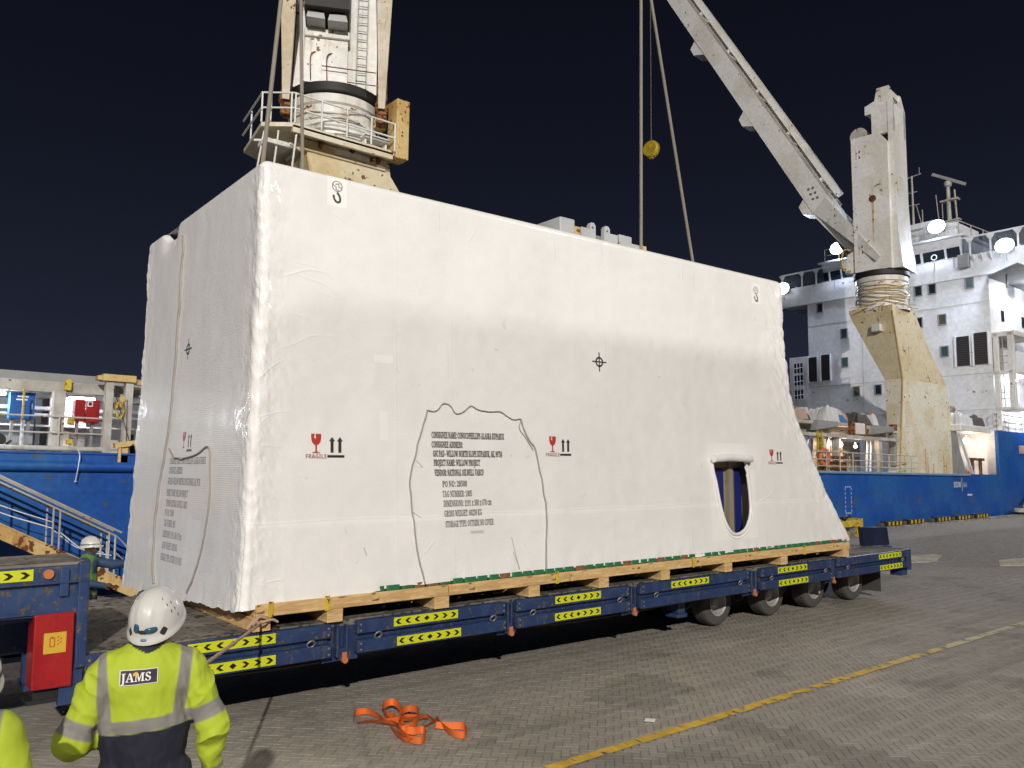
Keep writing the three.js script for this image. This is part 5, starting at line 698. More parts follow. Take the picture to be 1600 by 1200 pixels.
function crane(ax, phi, label, near) {
  const az = -23.0, t = thing('deck_crane', label, 'crane', [ax, 2.64, az], aboard), X = ax - 44.9;
  const L = (g) => { const a = [].concat(g); for (const q of a) q.rotateY(phi).translate(ax, 0, az); return a; }; // slewing frame: forward is -z
  const ped = loft([[2.64, 43.7 + X, 51.2 + X, -22.45, -21.8], [3.6, 43.85 + X, 50.7 + X, -22.47, -21.8], [4.6, 43.95 + X, 50.5 + X, -22.5, -21.8], [8.35, 44.45 + X, 49.7 + X, -22.78, -21.8]], M.pedPale, 'pedestal_foot', t);
  loft([[8.352, 44.45 + X, 49.7 + X, -22.78, -21.8], [10.2, 43.95 + X, 47.7 + X, -23.5, -21.78], [12.0, 43.5 + X, 46.25 + X, -24.2, -21.76], [12.35, 43.55 + X, 46.2 + X, -24.3, -21.76]], M.pedTan, 'pedestal_neck', t);
  part('edge_trim', [beam([43.68 + X, 2.7, -21.78], [44.43 + X, 8.35, -21.78], 0.06, 0.06), beam([44.43 + X, 8.35, -21.78], [43.48 + X, 12.0, -21.74], 0.06, 0.06)], M.ochre, ped);
  for (const [x, h] of [[44.3, 1.1], [45.0, 0.6], [46.7, 1.5], [46.95, 1.0], [47.6, 0.7], [48.9, 1.2], [49.2, 0.8]]) part('rust_run', prism([[x + X, 3.1 + h], [x + 0.05 + X, 3.15 + h], [x + 0.12 + X, 3.0 + h * 0.6], [x + 0.07 + X, 2.9], [x - 0.05 + X, 3.0 + h * 0.3]], -21.8, -21.794), M.ochre, ped);
  part('pedestal_doorway', [rbox(43.72 + X, 43.95 + X, 3.55, 5.35, -22.36, -21.98, 0.09, 3)], M.greyPaint, ped); part('door_frame', [rbox(43.70 + X, 43.9 + X, 3.4, 3.52, -22.42, -21.9, 0.02), rbox(43.72 + X, 43.95 + X, 5.36, 5.46, -22.42, -21.92, 0.02)], M.craneWhite, ped);  // grey panel: shade of the open doorway put into the colour
  part('junction_box', [rbox(43.35 + X, 43.75 + X, 10.95, 11.35, -22.9, -22.4, 0.03)], M.craneWhite, t);
  // drum below the slewing ring with loops of cable
  part('turntable', [lathe([[1.42, 12.2], [1.42, 12.35], [1.30, 12.4], [1.30, 13.1], [1.36, 13.15], [1.36, 13.3], [1.30, 13.35], [1.30, 13.8], [1.38, 13.85], [1.38, 14.1], [1.3, 14.14]], 40, [ax, 0, az])], M.craneWhite, t);
  const cab = []; for (let i = 0; i < 9; i++) { const y = 12.55 + i * 0.13, pts = []; for (let k = 0; k < 20; k++) { const a = k / 20 * 6.283, d = 0.09 * Math.sin(a * 3 + i * 1.3) + 0.05 * Math.sin(a * 5 + i); pts.push([ax + (1.38 + 0.03 * Math.sin(a * 4 + i)) * Math.cos(a), y + d, az + (1.38 + 0.03 * Math.sin(a * 4 + i)) * Math.sin(a)]); } if (i % 2 === 0 || !near) cab.push(tube(pts, 0.03, 5, 60, true)); }
  part('cable_loops', cab, near ? M.craneWhite : M.pedTan, t);
  const spikes = []; if (!near) for (let k = 0; k < 22; k++) { const a = k / 22 * 6.283, y = 12.5 + 0.12 * Math.sin(k * 2.1); spikes.push(bar([ax + 1.35 * Math.cos(a), y, az + 1.35 * Math.sin(a)], [ax + (1.75 + 0.25 * (k % 2)) * Math.cos(a + 0.25), y - 0.15, az + 1.75 * Math.sin(a + 0.25)], 0.028, 5)); } if (spikes.length) part('cable_hooks', spikes, M.pedTan, t);
  part('slewing_ring', [lathe([[1.30, 14.15], [1.47, 14.17], [1.47, 14.42], [1.40, 14.46], [1.2, 14.46]], 48, [ax, 0, az])], M.black, t);
  // tower
  const tower = part('tower', L(near ? [prism([[-1.25, 14.46], [1.25, 14.46], [1.15, 22.0], [-1.15, 22.0]], -0.75, 1.0), prism([[-0.36, 14.5], [0.92, 14.5], [0.92, 15.9], [-0.34, 15.9]], -1.12, -0.75), rbox(-0.40, 0.95, 15.9, 16.15, -1.22, -0.75, 0.03), box(-1.05, 1.05, 22.0, 24.8, 0.2, 1.0)] : [prism([[-1.0, 14.46], [1.0, 14.46], [1.0, 21.7], [0.55, 22.3], [-1.0, 22.3]].map(([a, b]) => [a, b]), -1.25, 1.25, 'zy')]), M.craneWhite, t);
  if (!near) {
    part('tower_rear', L([prism([[1.0, 14.46], [1.55, 14.46], [1.35, 16.5], [1.28, 18.5], [1.28, 24.0], [1.0, 24.0]], -1.05, 1.05, 'zy')]), M.craneWhite, t);
    part('tower_head', L([prism([[0.1, 22.3], [1.28, 22.3], [1.28, 24.0], [1.1, 25.0], [0.45, 25.0], [0.3, 24.3], [-0.25, 24.1], [-0.25, 23.6], [0.1, 23.6]], -1.0, -0.75, 'zy'), prism([[0.1, 22.3], [1.28, 22.3], [1.28, 24.0], [1.1, 25.0], [0.45, 25.0], [0.3, 24.3], [-0.25, 24.1], [-0.25, 23.6], [0.1, 23.6]], 0.75, 1.0, 'zy'), box(-0.8, 0.8, 23.6, 23.75, -0.2, 1.2), box(-0.8, 0.8, 24.6, 24.95, 0.5, 1.05)]), M.craneWhite, t);
    part('head_sheaves', L([lathe([[0, -0.7], [0.5, -0.7], [0.42, -0.55], [0.5, -0.4], [0.42, -0.2], [0.5, 0], [0.42, 0.2], [0.5, 0.4], [0.42, 0.55], [0.5, 0.7], [0, 0.7]], 20, [0, 22.6, -0.75], 'x'), lathe([[0, -0.6], [0.3, -0.6], [0.3, 0.6], [0, 0.6]], 16, [0, 23.0, 0.5], 'x')]), M.offWhite, t);
    part('service_hole', L([bar([-1.27, 18.55, 0.1], [-1.24, 18.55, 0.1], 0.2, 18)]), M.rust, t);
    part('rust_run', L([...[0, 1, 2, 3, 4].map((i) => box(-1.254, -1.251, 18.3 - i * 0.55 - 0.6, 18.4 - i * 0.55, 0.04 + i * 0.012, 0.17 - i * 0.02))]), M.ochre, t);
    part('yellow_guard', L([tube([[-1.3, 14.6, -1.2], [-1.5, 14.6, -1.5], [-1.5, 15.8, -1.5], [-1.3, 15.8, -1.2]], 0.05, 6, 20)]), M.yellow, t);
    // jib raised over the hold
    const el = 60 * Math.PI / 180, c = Math.cos(el), s = Math.sin(el), J = (d, u, x = 0) => [x, 15.4 + d * s + u * c, -1.0 - d * c + u * s]; // d along, u towards the upper side
    for (const q of [-1.1, 0.8]) part('jib_foot', L([prism([[-1.6, 14.5], [-1.0, 14.5], [-1.0, 15.8], [-1.45, 15.6]], q, q + 0.3, 'zy')]), M.craneWhite, t);
    const jib = part('jib', L([beam(J(0, 0), J(3.6, 0), 0.9, 0.3, 1.4, 1.25), beam(J(3.6, 0), J(26, 0), 1.4, 1.25, 1.3, 1.05), beam(J(26, 0), J(29, 0.2), 1.3, 1.05, 0.8, 0.6)]), M.craneWhite, t);
    for (const sx of [-1.36, 1.36]) part('jib_cheek', L([beam(J(4.2, -0.05, sx * 0.52), [sx * 1.02, 15.05, 0.35], 0.16, 1.1, 0.16, 0.34)]), M.craneWhite, jib);
    part('jib_walkway', L([beam(J(4.5, 1.0, 0.42), J(26, 0.9, 0.4), 0.5, 0.36), ...[6, 10, 14, 18, 22].map((d) => beam(J(d, 0.5, 0.42), J(d, 0.9, 0.42), 0.4, 0.2))]), M.craneWhite, jib);
    part('jib_rail', L([beam(J(4, 0.68, -0.66), J(26, 0.6, -0.62), 0.06, 0.14), beam(J(4, 0.68, 0.66), J(26, 0.6, 0.62), 0.06, 0.14), ...[5, 9, 13, 17, 21].map((d) => beam(J(d, 0.66, -0.65), J(d, 0.66, 0.65), 0.12, 0.1))]), M.offWhite, jib);
    for (const d of [3.9, 11.6, 18.6]) part('jib_lug', L([prism([[0, 0], [1.35, 0], [1.1, -0.5], [0.55, -0.55]].map(([a, b]) => [J(d + a, -0.6 + b)[2], J(d + a, -0.6 + b)[1]]), -0.66, 0.4, 'zy')]), M.craneWhite, jib);
    part('bolt_pads', L([[4.7, 0.1], [5.05, 0.15], [5.4, 0.2], [4.8, -0.15], [5.15, -0.1], [5.5, -0.05]].map(([d, u]) => { const p = J(d, u, -0.69); return bar(p, [p[0] - 0.04, p[1], p[2]], 0.08, 10); })), M.steelGrey, jib);
    part('jib_strut', L([beam([0.3, 14.6, -1.15], J(2.6, -0.4, 0.2), 0.35, 0.35)]), M.greyPaint, t);
    const hp = J(28.6, -0.2); const blk = [hp[0], 26.1, hp[2]];
    part('hoist_wire', L([bar(hp, [hp[0], 26.4, hp[2]], 0.03, 5)]), M.rope, t);
    part('hook_block', L([lathe([[0, -0.26], [0.54, -0.26], [0.64, -0.12], [0.64, 0.12], [0.54, 0.26], [0, 0.26]], 20, [blk[0], 26.0, blk[2]], 'x'), rbox(-0.12, 0.12, 25.3, 25.7, blk[2] - 0.14, blk[2] + 0.14, 0.03)]), M.yellow, t, 'yellow hook block hanging from the jib');
  } else {
    // operator's cab on the front, window frames, lamps and sill below it
    const cabm = part('cab', L([box(-0.36, 0.94, 16.42, 16.55, -2.0, -0.75), box(-0.36, -0.27, 16.55, 19.2, -2.0, -0.75), box(0.85, 0.94, 16.55, 19.2, -2.0, -0.75), box(-0.36, 0.94, 19.2, 19.35, -2.1, -0.75), box(-0.27, 0.85, 16.55, 16.86, -1.98, -1.9), box(-0.27, 0.85, 16.92, 16.99, -2.0, -1.94), box(-0.27, 0.85, 16.55, 19.2, -0.8, -0.75)]), M.black, t);
    part('cab_window', L([box(-0.24, 0.82, 16.99, 19.15, -1.96, -1.94)]), phys({ color: lin(0.55, 0.62, 0.58), roughness: 0.05, transmission: 0.85, thickness: 0 }), cabm);
    part('seat', L([rbox(0.08, 0.56, 17.3, 18.2, -1.3, -1.1, 0.06), rbox(0.08, 0.56, 17.15, 17.35, -1.6, -1.1, 0.05)]), std({ color: lin(0.25, 0.34, 0.06), roughness: 0.7 }), cabm);
    part('floodlight', L([prism([[-0.32, 16.16], [0.26, 16.16], [0.22, 16.34], [-0.26, 16.38]], -1.75, -1.1)]), M.galv, t); part('floodlight', L([prism([[0.34, 16.18], [0.88, 16.2], [0.84, 16.4], [0.38, 16.36]], -1.75, -1.1)]), M.galv, t);
    part('grab_rail', L([tube([[0.24, 14.55, -1.2], [0.24, 15.35, -1.2], [0.12, 15.46, -1.12]], 0.018, 5, 16), tube([[0.72, 14.55, -1.2], [0.72, 15.35, -1.2], [0.6, 15.46, -1.12]], 0.018, 5, 16), bar([-1.2, 14.9, -1.3], [0.4, 14.95, -1.3], 0.018, 5)]), M.rust, t);
    const lad = []; for (const x of [-0.92, -0.62]) lad.push(bar([x, 14.6, -0.85], [x, 19, -0.85], 0.02, 5)); for (let y = 14.8; y < 19; y += 0.27) lad.push(bar([-0.92, y, -0.85], [-0.62, y, -0.85], 0.016, 5)); part('ladder', L(lad), M.galv, t);
    // two jib legs pivoting beside the tower, rising towards the quay
    for (const s of [-1, 1]) { const leg = part('jib_leg', L([beam([s * 1.42, 14.0, -0.85], [s * 1.34, 19.0, -2.9], 0.20, 0.5, 0.62, 1.2), beam([s * 1.34, 19.0, -2.9], [s * 0.5, 37, -11.2], 0.62, 1.2, 0.5, 1.0)]), M.crane, t); part('pivot', L([rbox(s * 1.42 - 0.16, s * 1.42 + 0.16, 13.5, 14.9, -0.95, -0.55, 0.05), bar([s * 1.42 - 0.2, 14.0, -0.85], [s * 1.42 + 0.2, 14.0, -0.85], 0.16, 12)]), M.rust, t); }
    part('jib_head', L([rbox(-0.8, 0.8, 36.5, 37.6, -12, -10.8, 0.1)]), M.crane, t);
    // platform round the drum with railings (fixed to the ship, so along its axes)
    const plat = [[8.85, -21.2], [12.1, -21.2], [12.3, -21.6], [12.3, -24.2], [9.6, -24.6], [8.5, -24.0], [8.15, -21.75]], PY = 12.58;
    const pf = part('platform', [prism(plat, PY - 0.12, PY, 'xz'), beam([8.85, PY - 0.16, -21.25], [12.05, PY - 0.16, -21.25], 0.1, 0.2)], M.crane, t);
    for (const x of [9.9, 10.9, 11.8]) part('platform_bracket', prism([[-21.4, PY - 0.13], [-22.2, PY - 0.13], [-22.2, 11.9]], x - 0.05, x + 0.05, 'zy'), M.rust, pf);
    part('platform_beam', [rbox(9.2, 12.1, 12.1, 12.42, -22.0, -21.7, 0.02)], M.pedTan, pf);
    const pr = []; const run = [[8.15, -21.75], [8.85, -21.2], [12.1, -21.2], [12.3, -21.6]]; for (const dy of [0.42, 0.86]) for (let i = 0; i < run.length - 1; i++) pr.push(bar([run[i][0], PY + dy, run[i][1]], [run[i + 1][0], PY + dy, run[i + 1][1]], 0.028, 6));
    for (const [x, z] of [[8.15, -21.75], [8.35, -21.6], [8.80, -21.24], [8.9, -21.2], [9.7, -21.2], [10.5, -21.2], [11.3, -21.2], [12.1, -21.2], [8.4, -23.2]]) pr.push(bar([x, PY, z], [x, PY + 0.88, z], 0.028, 6)); pr.push(bar([8.15, PY + 0.86, -21.75], [8.45, PY + 0.86, -24], 0.028, 6), bar([8.15, PY + 0.42, -21.75], [8.45, PY + 0.42, -24], 0.028, 6)); part('railing', pr, M.craneWhite, t);
    part('step', [rbox(11.2, 12.05, 12.88, 13.0, -21.8, -21.4, 0.02), box(11.25, 11.3, PY, 12.88, -21.7, -21.5), box(11.95, 12.0, PY, 12.88, -21.7, -21.5)], M.craneWhite, t);
    part('counter_plate', [rbox(12.15, 12.6, 12.42, 14.3, -21.75, -21.2, 0.03), rbox(11.8, 12.2, 13.5, 14.05, -22.3, -21.9, 0.03), rbox(11.2, 12.25, 12.14, 12.44, -23, -21.9, 0.03)], M.ochre, t, 'rust-stained ochre plate at the platform end');
    part('cage_basket', [bar([8.15, 11.3, -21.9], [8.3, 12.4, -21.9], 0.03, 6), bar([8.5, 11.3, -21.6], [8.6, 12.4, -21.6], 0.03, 6), bar([8.9, 11.2, -21.3], [9.0, 12.3, -21.3], 0.03, 6), ...[0, 1, 2, 3, 4].map((i) => bar([8.05 + i * 0.2, 12.1 - i * 0.02, -22.0 + i * 0.16], [8.4 + i * 0.2, 12.16 - i * 0.05, -21.9 + i * 0.1], 0.04, 6)), rbox(8.2, 8.95, 11.95, 12.1, -22.1, -21.5, 0.03)], M.craneWhite, t);
  }
  return t;
}
crane(44.9, 0.14, 'tall cream deck crane with its jib raised, beside the white superstructure', false);
crane(10.95, 2.675, 'cream deck crane with a railed platform and dark cab, behind the white crate', true);

// ------------------------------------------------------------------ slings and lifting gear on the crate
{ const s1 = thing('lifting_sling', 'pair of steel wire slings rising from the near end of the crate roof', 'sling', [4.2, 6.5, -10.5]), T1 = [4.98, 12.95, -11.72];
  const s2 = thing('lifting_sling', 'pair of steel wire slings rising from the far end of the crate roof', 'sling', [11.5, 6.5, -10.5]), T2 = [11.32, 13.08, -10.22];
  const ext = (a, T, y) => { const k = (y - a[1]) / (T[1] - a[1]); return a.map((v, i) => v + (T[i] - v) * k); };
  const A1 = ext([3.88, 6.78, -10.0], T1, 6.5), B1 = ext([5.3, 7.59, -12.0], T1, 6.5), A2 = ext([10.94, 6.7, -10.0], T2, 6.5), B2 = ext([14.26, 7.31, -11.5].map((v, i) => v), T2, 6.5);
  for (const [t, T, list] of [[s1, T1, [A1, B1]], [s2, T2, [A2, ext([12.95, 6.93, -10.45], T2, 6.5)]]]) { for (const a of list) { part('wire_leg', bar(a, T, 0.03, 8), M.rope, t); part('shackle', [fin(new THREE.TorusGeometry(0.08, 0.02, 6, 14).translate(a[0], 6.56, a[2]))], M.steelGrey, t); } }
  const b = thing('spreader_beam', 'yellow overhead spreader beam joining the two pairs of slings', 'spreader', [8.1, 13.1, -11]); part('beam', beam([4.7, 13.15, -11.8], [11.7, 13.25, -10.15], 0.3, 0.36), M.yellow, b); part('hoist_rope', [bar([8.2, 13.4, -11], [6.2, 36.3, -13.0], 0.035, 6), bar([8.2, 13.4, -11], [6.6, 36.3, -12.6], 0.035, 6)], M.rope, b);
  const f = thing('lifting_gear', 'grey steel lifting frame with padeyes lying on top of the crate', 'lifting frame', [9.9, 6.5, -10.6]);
  part('beam', [rbox(9.0, 9.34, 6.62, 7.04, -12.3, -10.02, 0.03), box(9.05, 9.3, 6.5, 6.62, -12.2, -10.2)], M.galv, f); part('end_cap', rbox(9.34, 9.48, 6.72, 6.94, -10.3, -10.04, 0.02), M.ochre, f);
  const eye = (x0, x1, ex) => [prism([[x0, 6.62], [x1, 6.62], [x1, 6.95], [ex + 0.07, 6.95], [ex + 0.07, 7.02], [ex + 0.03, 7.07], [ex - 0.03, 7.07], [ex - 0.07, 7.02], [ex - 0.07, 6.95], [x0, 6.95]], -10.12, -10.04, 'xy', [[[ex - 0.03, 6.98], [ex, 7.01], [ex + 0.03, 6.98], [ex, 6.95]]])];
  part('padeye_plate', eye(9.5, 9.84, 9.77), M.galv, f); part('padeye_plate', eye(10.05, 10.38, 10.12), M.galv, f); part('web', [box(9.95, 10.36, 6.5, 6.9, -10.6, -10.14), box(9.4, 9.8, 6.5, 6.8, -10.6, -10.2)], M.greyPaint, f);
  part('beam', [rbox(10.44, 10.76, 6.5, 6.99, -10.5, -10.05, 0.02), rbox(10.44, 11.02, 6.5, 6.86, -10.4, -10.02, 0.02)], M.galv, f); part('end_cap', rbox(11.02, 11.14, 6.55, 6.88, -10.38, -10.04, 0.02), M.ochre, f);
}

// ------------------------------------------------------------------ behind the photographer: light masts and an unseen building added to shade the lower crate
MASTS.forEach((m, i) => {
  const [x, y, z] = m.at, t = thing('light_mast', ['tallest light mast, standing in the open yard behind the camera', 'added fill light mast near the tractor, behind the camera to the left', 'light mast rising behind the added grey building behind the camera'][i], 'light mast', [x, 0, z + 1.2]);
  part('pole', bar([x, 0, z + 1.2], [x, y + 1.4, z + 1.2], 0.4, 12, 0.16), M.galv, t); part('crossarm', rbox(x - 1.4, x + 1.4, y + 0.75, y + 0.95, z + 0.9, z + 1.1, 0.03), M.galv, t);
  for (const dx of [-1.0, 0, 1.0]) { part('lamp_head', rbox(x + dx - 0.36, x + dx + 0.36, y - 0.3, y + 0.5, z + 0.62, z + 0.9, 0.04), M.greyPaint, t); part('lamp_face', box(x + dx - 0.3, x + dx + 0.3, y - 0.24, y + 0.44, z + 0.60, z + 0.618), std({ color: 0xffffff, emissive: lin(1, 0.95, 0.86), emissiveIntensity: 8 }), t); }
});
{ const t = thing('added_warehouse', 'added tall grey building, unseen behind the camera, shaped so its roof edge shades the lower crate', 'building', [50, 0, 24.5]);
  const clad = std({ map: paint(rgb(150, 152, 154), rgb(138, 140, 142), rgb(110, 96, 84), 0.2, 0.1, 210), roughness: 0.6 });
  part('wall', [prism([[35.5, 20.2], [66, 20.2], [66, 29], [44.3, 29]], 0, 24.6, 'xz'), ...Array.from({ length: 60 }, (_, i) => box(35.7 + i * 0.5, 35.9 + i * 0.5, 0.3, 24.4, 20.12, 20.2))], clad, t); part('parapet', [box(35.45, 66.1, 24.6, 25.15, 20.1, 20.4), beam([35.7, 24.87, 20.45], [44.3, 24.87, 29], 0.25, 0.5), box(44.3, 66.1, 24.6, 25.15, 28.8, 29.1)], M.greyPaint, t);
  for (const x of [42, 52, 62]) { const d = part('roller_door', box(x - 2.4, x + 2.4, 0, 5.4, 20.02, 20.12), M.galv, t); part('door_frame', [box(x - 2.6, x - 2.4, 0, 5.6, 19.98, 20.12), box(x + 2.4, x + 2.6, 0, 5.6, 19.98, 20.12), box(x - 2.4, x + 2.4, 5.4, 5.6, 19.98, 20.12)], M.greyPaint, d); } }

// ------------------------------------------------------------------ people: one skin per figure, meshed from a field of tapered limbs
function polygonize(f, lo, hi, cell) {
  const n = [0, 1, 2].map((i) => Math.ceil((hi[i] - lo[i]) / cell) + 1), [nx, ny, nz] = n, F = new Float32Array(nx * ny * nz), id = (i, j, k) => i + nx * (j + ny * k);
  for (let k = 0; k < nz; k++) for (let j = 0; j < ny; j++) for (let i = 0; i < nx; i++) F[id(i, j, k)] = f(lo[0] + i * cell, lo[1] + j * cell, lo[2] + k * cell);
  const pos = [], idx = [], cache = [new Int32Array(F.length).fill(-1), new Int32Array(F.length).fill(-1), new Int32Array(F.length).fill(-1)], C = [[0, 0, 0], [1, 0, 0], [1, 1, 0], [0, 1, 0], [0, 0, 1], [1, 0, 1], [1, 1, 1], [0, 1, 1]];
  const E = [[0, 1, 0], [1, 2, 1], [3, 2, 0], [0, 3, 1], [4, 5, 0], [5, 6, 1], [7, 6, 0], [4, 7, 1], [0, 4, 2], [1, 5, 2], [2, 6, 2], [3, 7, 2]], vl = new Array(12);
  for (let k = 0; k < nz - 1; k++) for (let j = 0; j < ny - 1; j++) for (let i = 0; i < nx - 1; i++) {
    let ci = 0; for (let c = 0; c < 8; c++) if (F[id(i + C[c][0], j + C[c][1], k + C[c][2])] > 0) ci |= 1 << c;
    const bits = edgeTable[ci]; if (!bits) continue;
    for (let e = 0; e < 12; e++) if (bits & (1 << e)) { const [a, b, ax] = E[e], A = C[a], q = id(i + A[0], j + A[1], k + A[2]); let v = cache[ax][q];
      if (v < 0) { const B = C[b], fa = F[q], fb = F[id(i + B[0], j + B[1], k + B[2])], t = fa / (fa - fb); const p = [lo[0] + (i + A[0]) * cell, lo[1] + (j + A[1]) * cell, lo[2] + (k + A[2]) * cell]; p[ax] += t * cell; v = cache[ax][q] = pos.length / 3; pos.push(...p); } vl[e] = v; }
    for (let o = ci * 16; triTable[o] !== -1; o += 3) idx.push(vl[triTable[o]], vl[triTable[o + 1]], vl[triTable[o + 2]]);
  }
  return { pos, idx };
}
function figureGeometry(bones, lo, hi, cell, color, wrinkle) { // bones: { a, b, ra, rb, flat, tag, k }
  for (const o of bones) { o.d = [o.b[0] - o.a[0], o.b[1] - o.a[1], o.b[2] - o.a[2]]; o.f = o.flat || 1; o.d2 = o.d[0] ** 2 + o.d[1] ** 2 + (o.d[2] * o.f) ** 2 + 1e-9; }
  const one = (o, x, y, z) => { const px = x - o.a[0], py = y - o.a[1], pz = (z - o.a[2]) * o.f, t = clamp((px * o.d[0] + py * o.d[1] + pz * o.d[2] * o.f) / o.d2); const qx = px - t * o.d[0], qy = py - t * o.d[1], qz = pz - t * o.d[2] * o.f; o.t = t; return (Math.sqrt(qx * qx + qy * qy + qz * qz) - (o.ra + (o.rb - o.ra) * t)) / (o.f > 1 ? 1.2 : 1); };
  const field = (x, y, z) => { let d = 9; for (const o of bones) { const e = one(o, x, y, z), k = o.k ?? 0.035; if (e > d + k) continue; if (d > e + k) { d = e; continue; } const h = clamp(0.5 + 0.5 * (d - e) / k); d = lerp(d, e, h) - k * h * (1 - h); } if (wrinkle && Math.abs(d) < 0.03) d += wrinkle(x, y, z); return d; };
  const { pos, idx } = polygonize(field, lo, hi, cell), n = pos.length / 3, nor = new Float32Array(pos.length), col = new Float32Array(pos.length), e = cell * 0.5;
  for (let i = 0; i < n; i++) { const x = pos[i * 3], y = pos[i * 3 + 1], z = pos[i * 3 + 2]; let a = field(x + e, y, z) - field(x - e, y, z), b = field(x, y + e, z) - field(x, y - e, z), c = field(x, y, z + e) - field(x, y, z - e); const l = Math.hypot(a, b, c) || 1; nor.set([a / l, b / l, c / l], i * 3);
    let best = null, bd = 9, bt = 0; for (const o of bones) { const q = one(o, x, y, z); if (q < bd) { bd = q; best = o; bt = o.t; } } col.set(color(best.tag, bt, x, y, z, c / l), i * 3); }
  const g = new THREE.BufferGeometry(); g.setAttribute('position', new THREE.Float32BufferAttribute(pos, 3)); g.setAttribute('normal', new THREE.BufferAttribute(nor, 3)); g.setAttribute('color', new THREE.BufferAttribute(col, 3));
  for (let i = 0; i < idx.length; i += 3) { const [a, b, c] = [idx[i], idx[i + 1], idx[i + 2]], P = (k) => new THREE.Vector3(pos[k * 3], pos[k * 3 + 1], pos[k * 3 + 2]), q = P(b).sub(P(a)).cross(P(c).sub(P(a))); if (q.x * nor[a * 3] + q.y * nor[a * 3 + 1] + q.z * nor[a * 3 + 2] < 0) { idx[i + 1] = c; idx[i + 2] = b; } }
  g.setIndex(idx); return { g, field };
}
const handBones = (w, dir, palm, curl) => { // wrist, pointing direction, palm normal; five fingers of different lengths with bends
  const W = V(w), D = V(dir).normalize(), N = V(palm).normalize(), S = new THREE.Vector3().crossVectors(D, N).normalize(), out = [], P = (a, b, c) => W.clone().addScaledVector(D, a).addScaledVector(S, b).addScaledVector(N, c), A = (v) => [v.x, v.y, v.z];
  out.push({ a: A(P(0, 0, 0)), b: A(P(0.085, 0, 0)), ra: 0.03, rb: 0.036, tag: 'skin', k: 0.012 }); out.push({ a: A(P(0.08, -0.024, 0)), b: A(P(0.08, 0.026, 0)), ra: 0.017, rb: 0.017, tag: 'skin', k: 0.012 });
  [[-0.032, 0.068], [-0.011, 0.08], [0.011, 0.075], [0.031, 0.058]].forEach(([s, l]) => { let p = [0.085, 0], ang = 0.2; for (let j = 0; j < 3; j++) { const q = [p[0] + l * [0.45, 0.32, 0.26][j] * Math.cos(ang), p[1] + l * [0.45, 0.32, 0.26][j] * Math.sin(ang)]; out.push({ a: A(P(p[0], s, p[1])), b: A(P(q[0], s, q[1])), ra: 0.0095 - j * 0.0006, rb: 0.009 - j * 0.0008, tag: 'skin', k: 0.004 }); p = q; ang += curl; } });
  out.push({ a: A(P(0.02, -0.03, 0.005)), b: A(P(0.055, -0.052, 0.028)), ra: 0.013, rb: 0.011, tag: 'skin', k: 0.006 }, { a: A(P(0.055, -0.052, 0.028)), b: A(P(0.085, -0.045, 0.045)), ra: 0.011, rb: 0.009, tag: 'skin', k: 0.004 });
  return out; };
const YEL = [0.36, 0.45, 0.022], NAVY = [0.009, 0.009, 0.024], REF = [0.20, 0.19, 0.175], SKIN = [0.17, 0.088, 0.055], mix = (a, b, t) => mix3(a, b, clamp(t)), band = (v, c, h, s = 0.004) => clamp((h - Math.abs(v - c)) / s + 0.5);
const skinMat = std({ vertexColors: true, roughness: 0.75, bumpMap: fineBump, bumpScale: 0.0 });
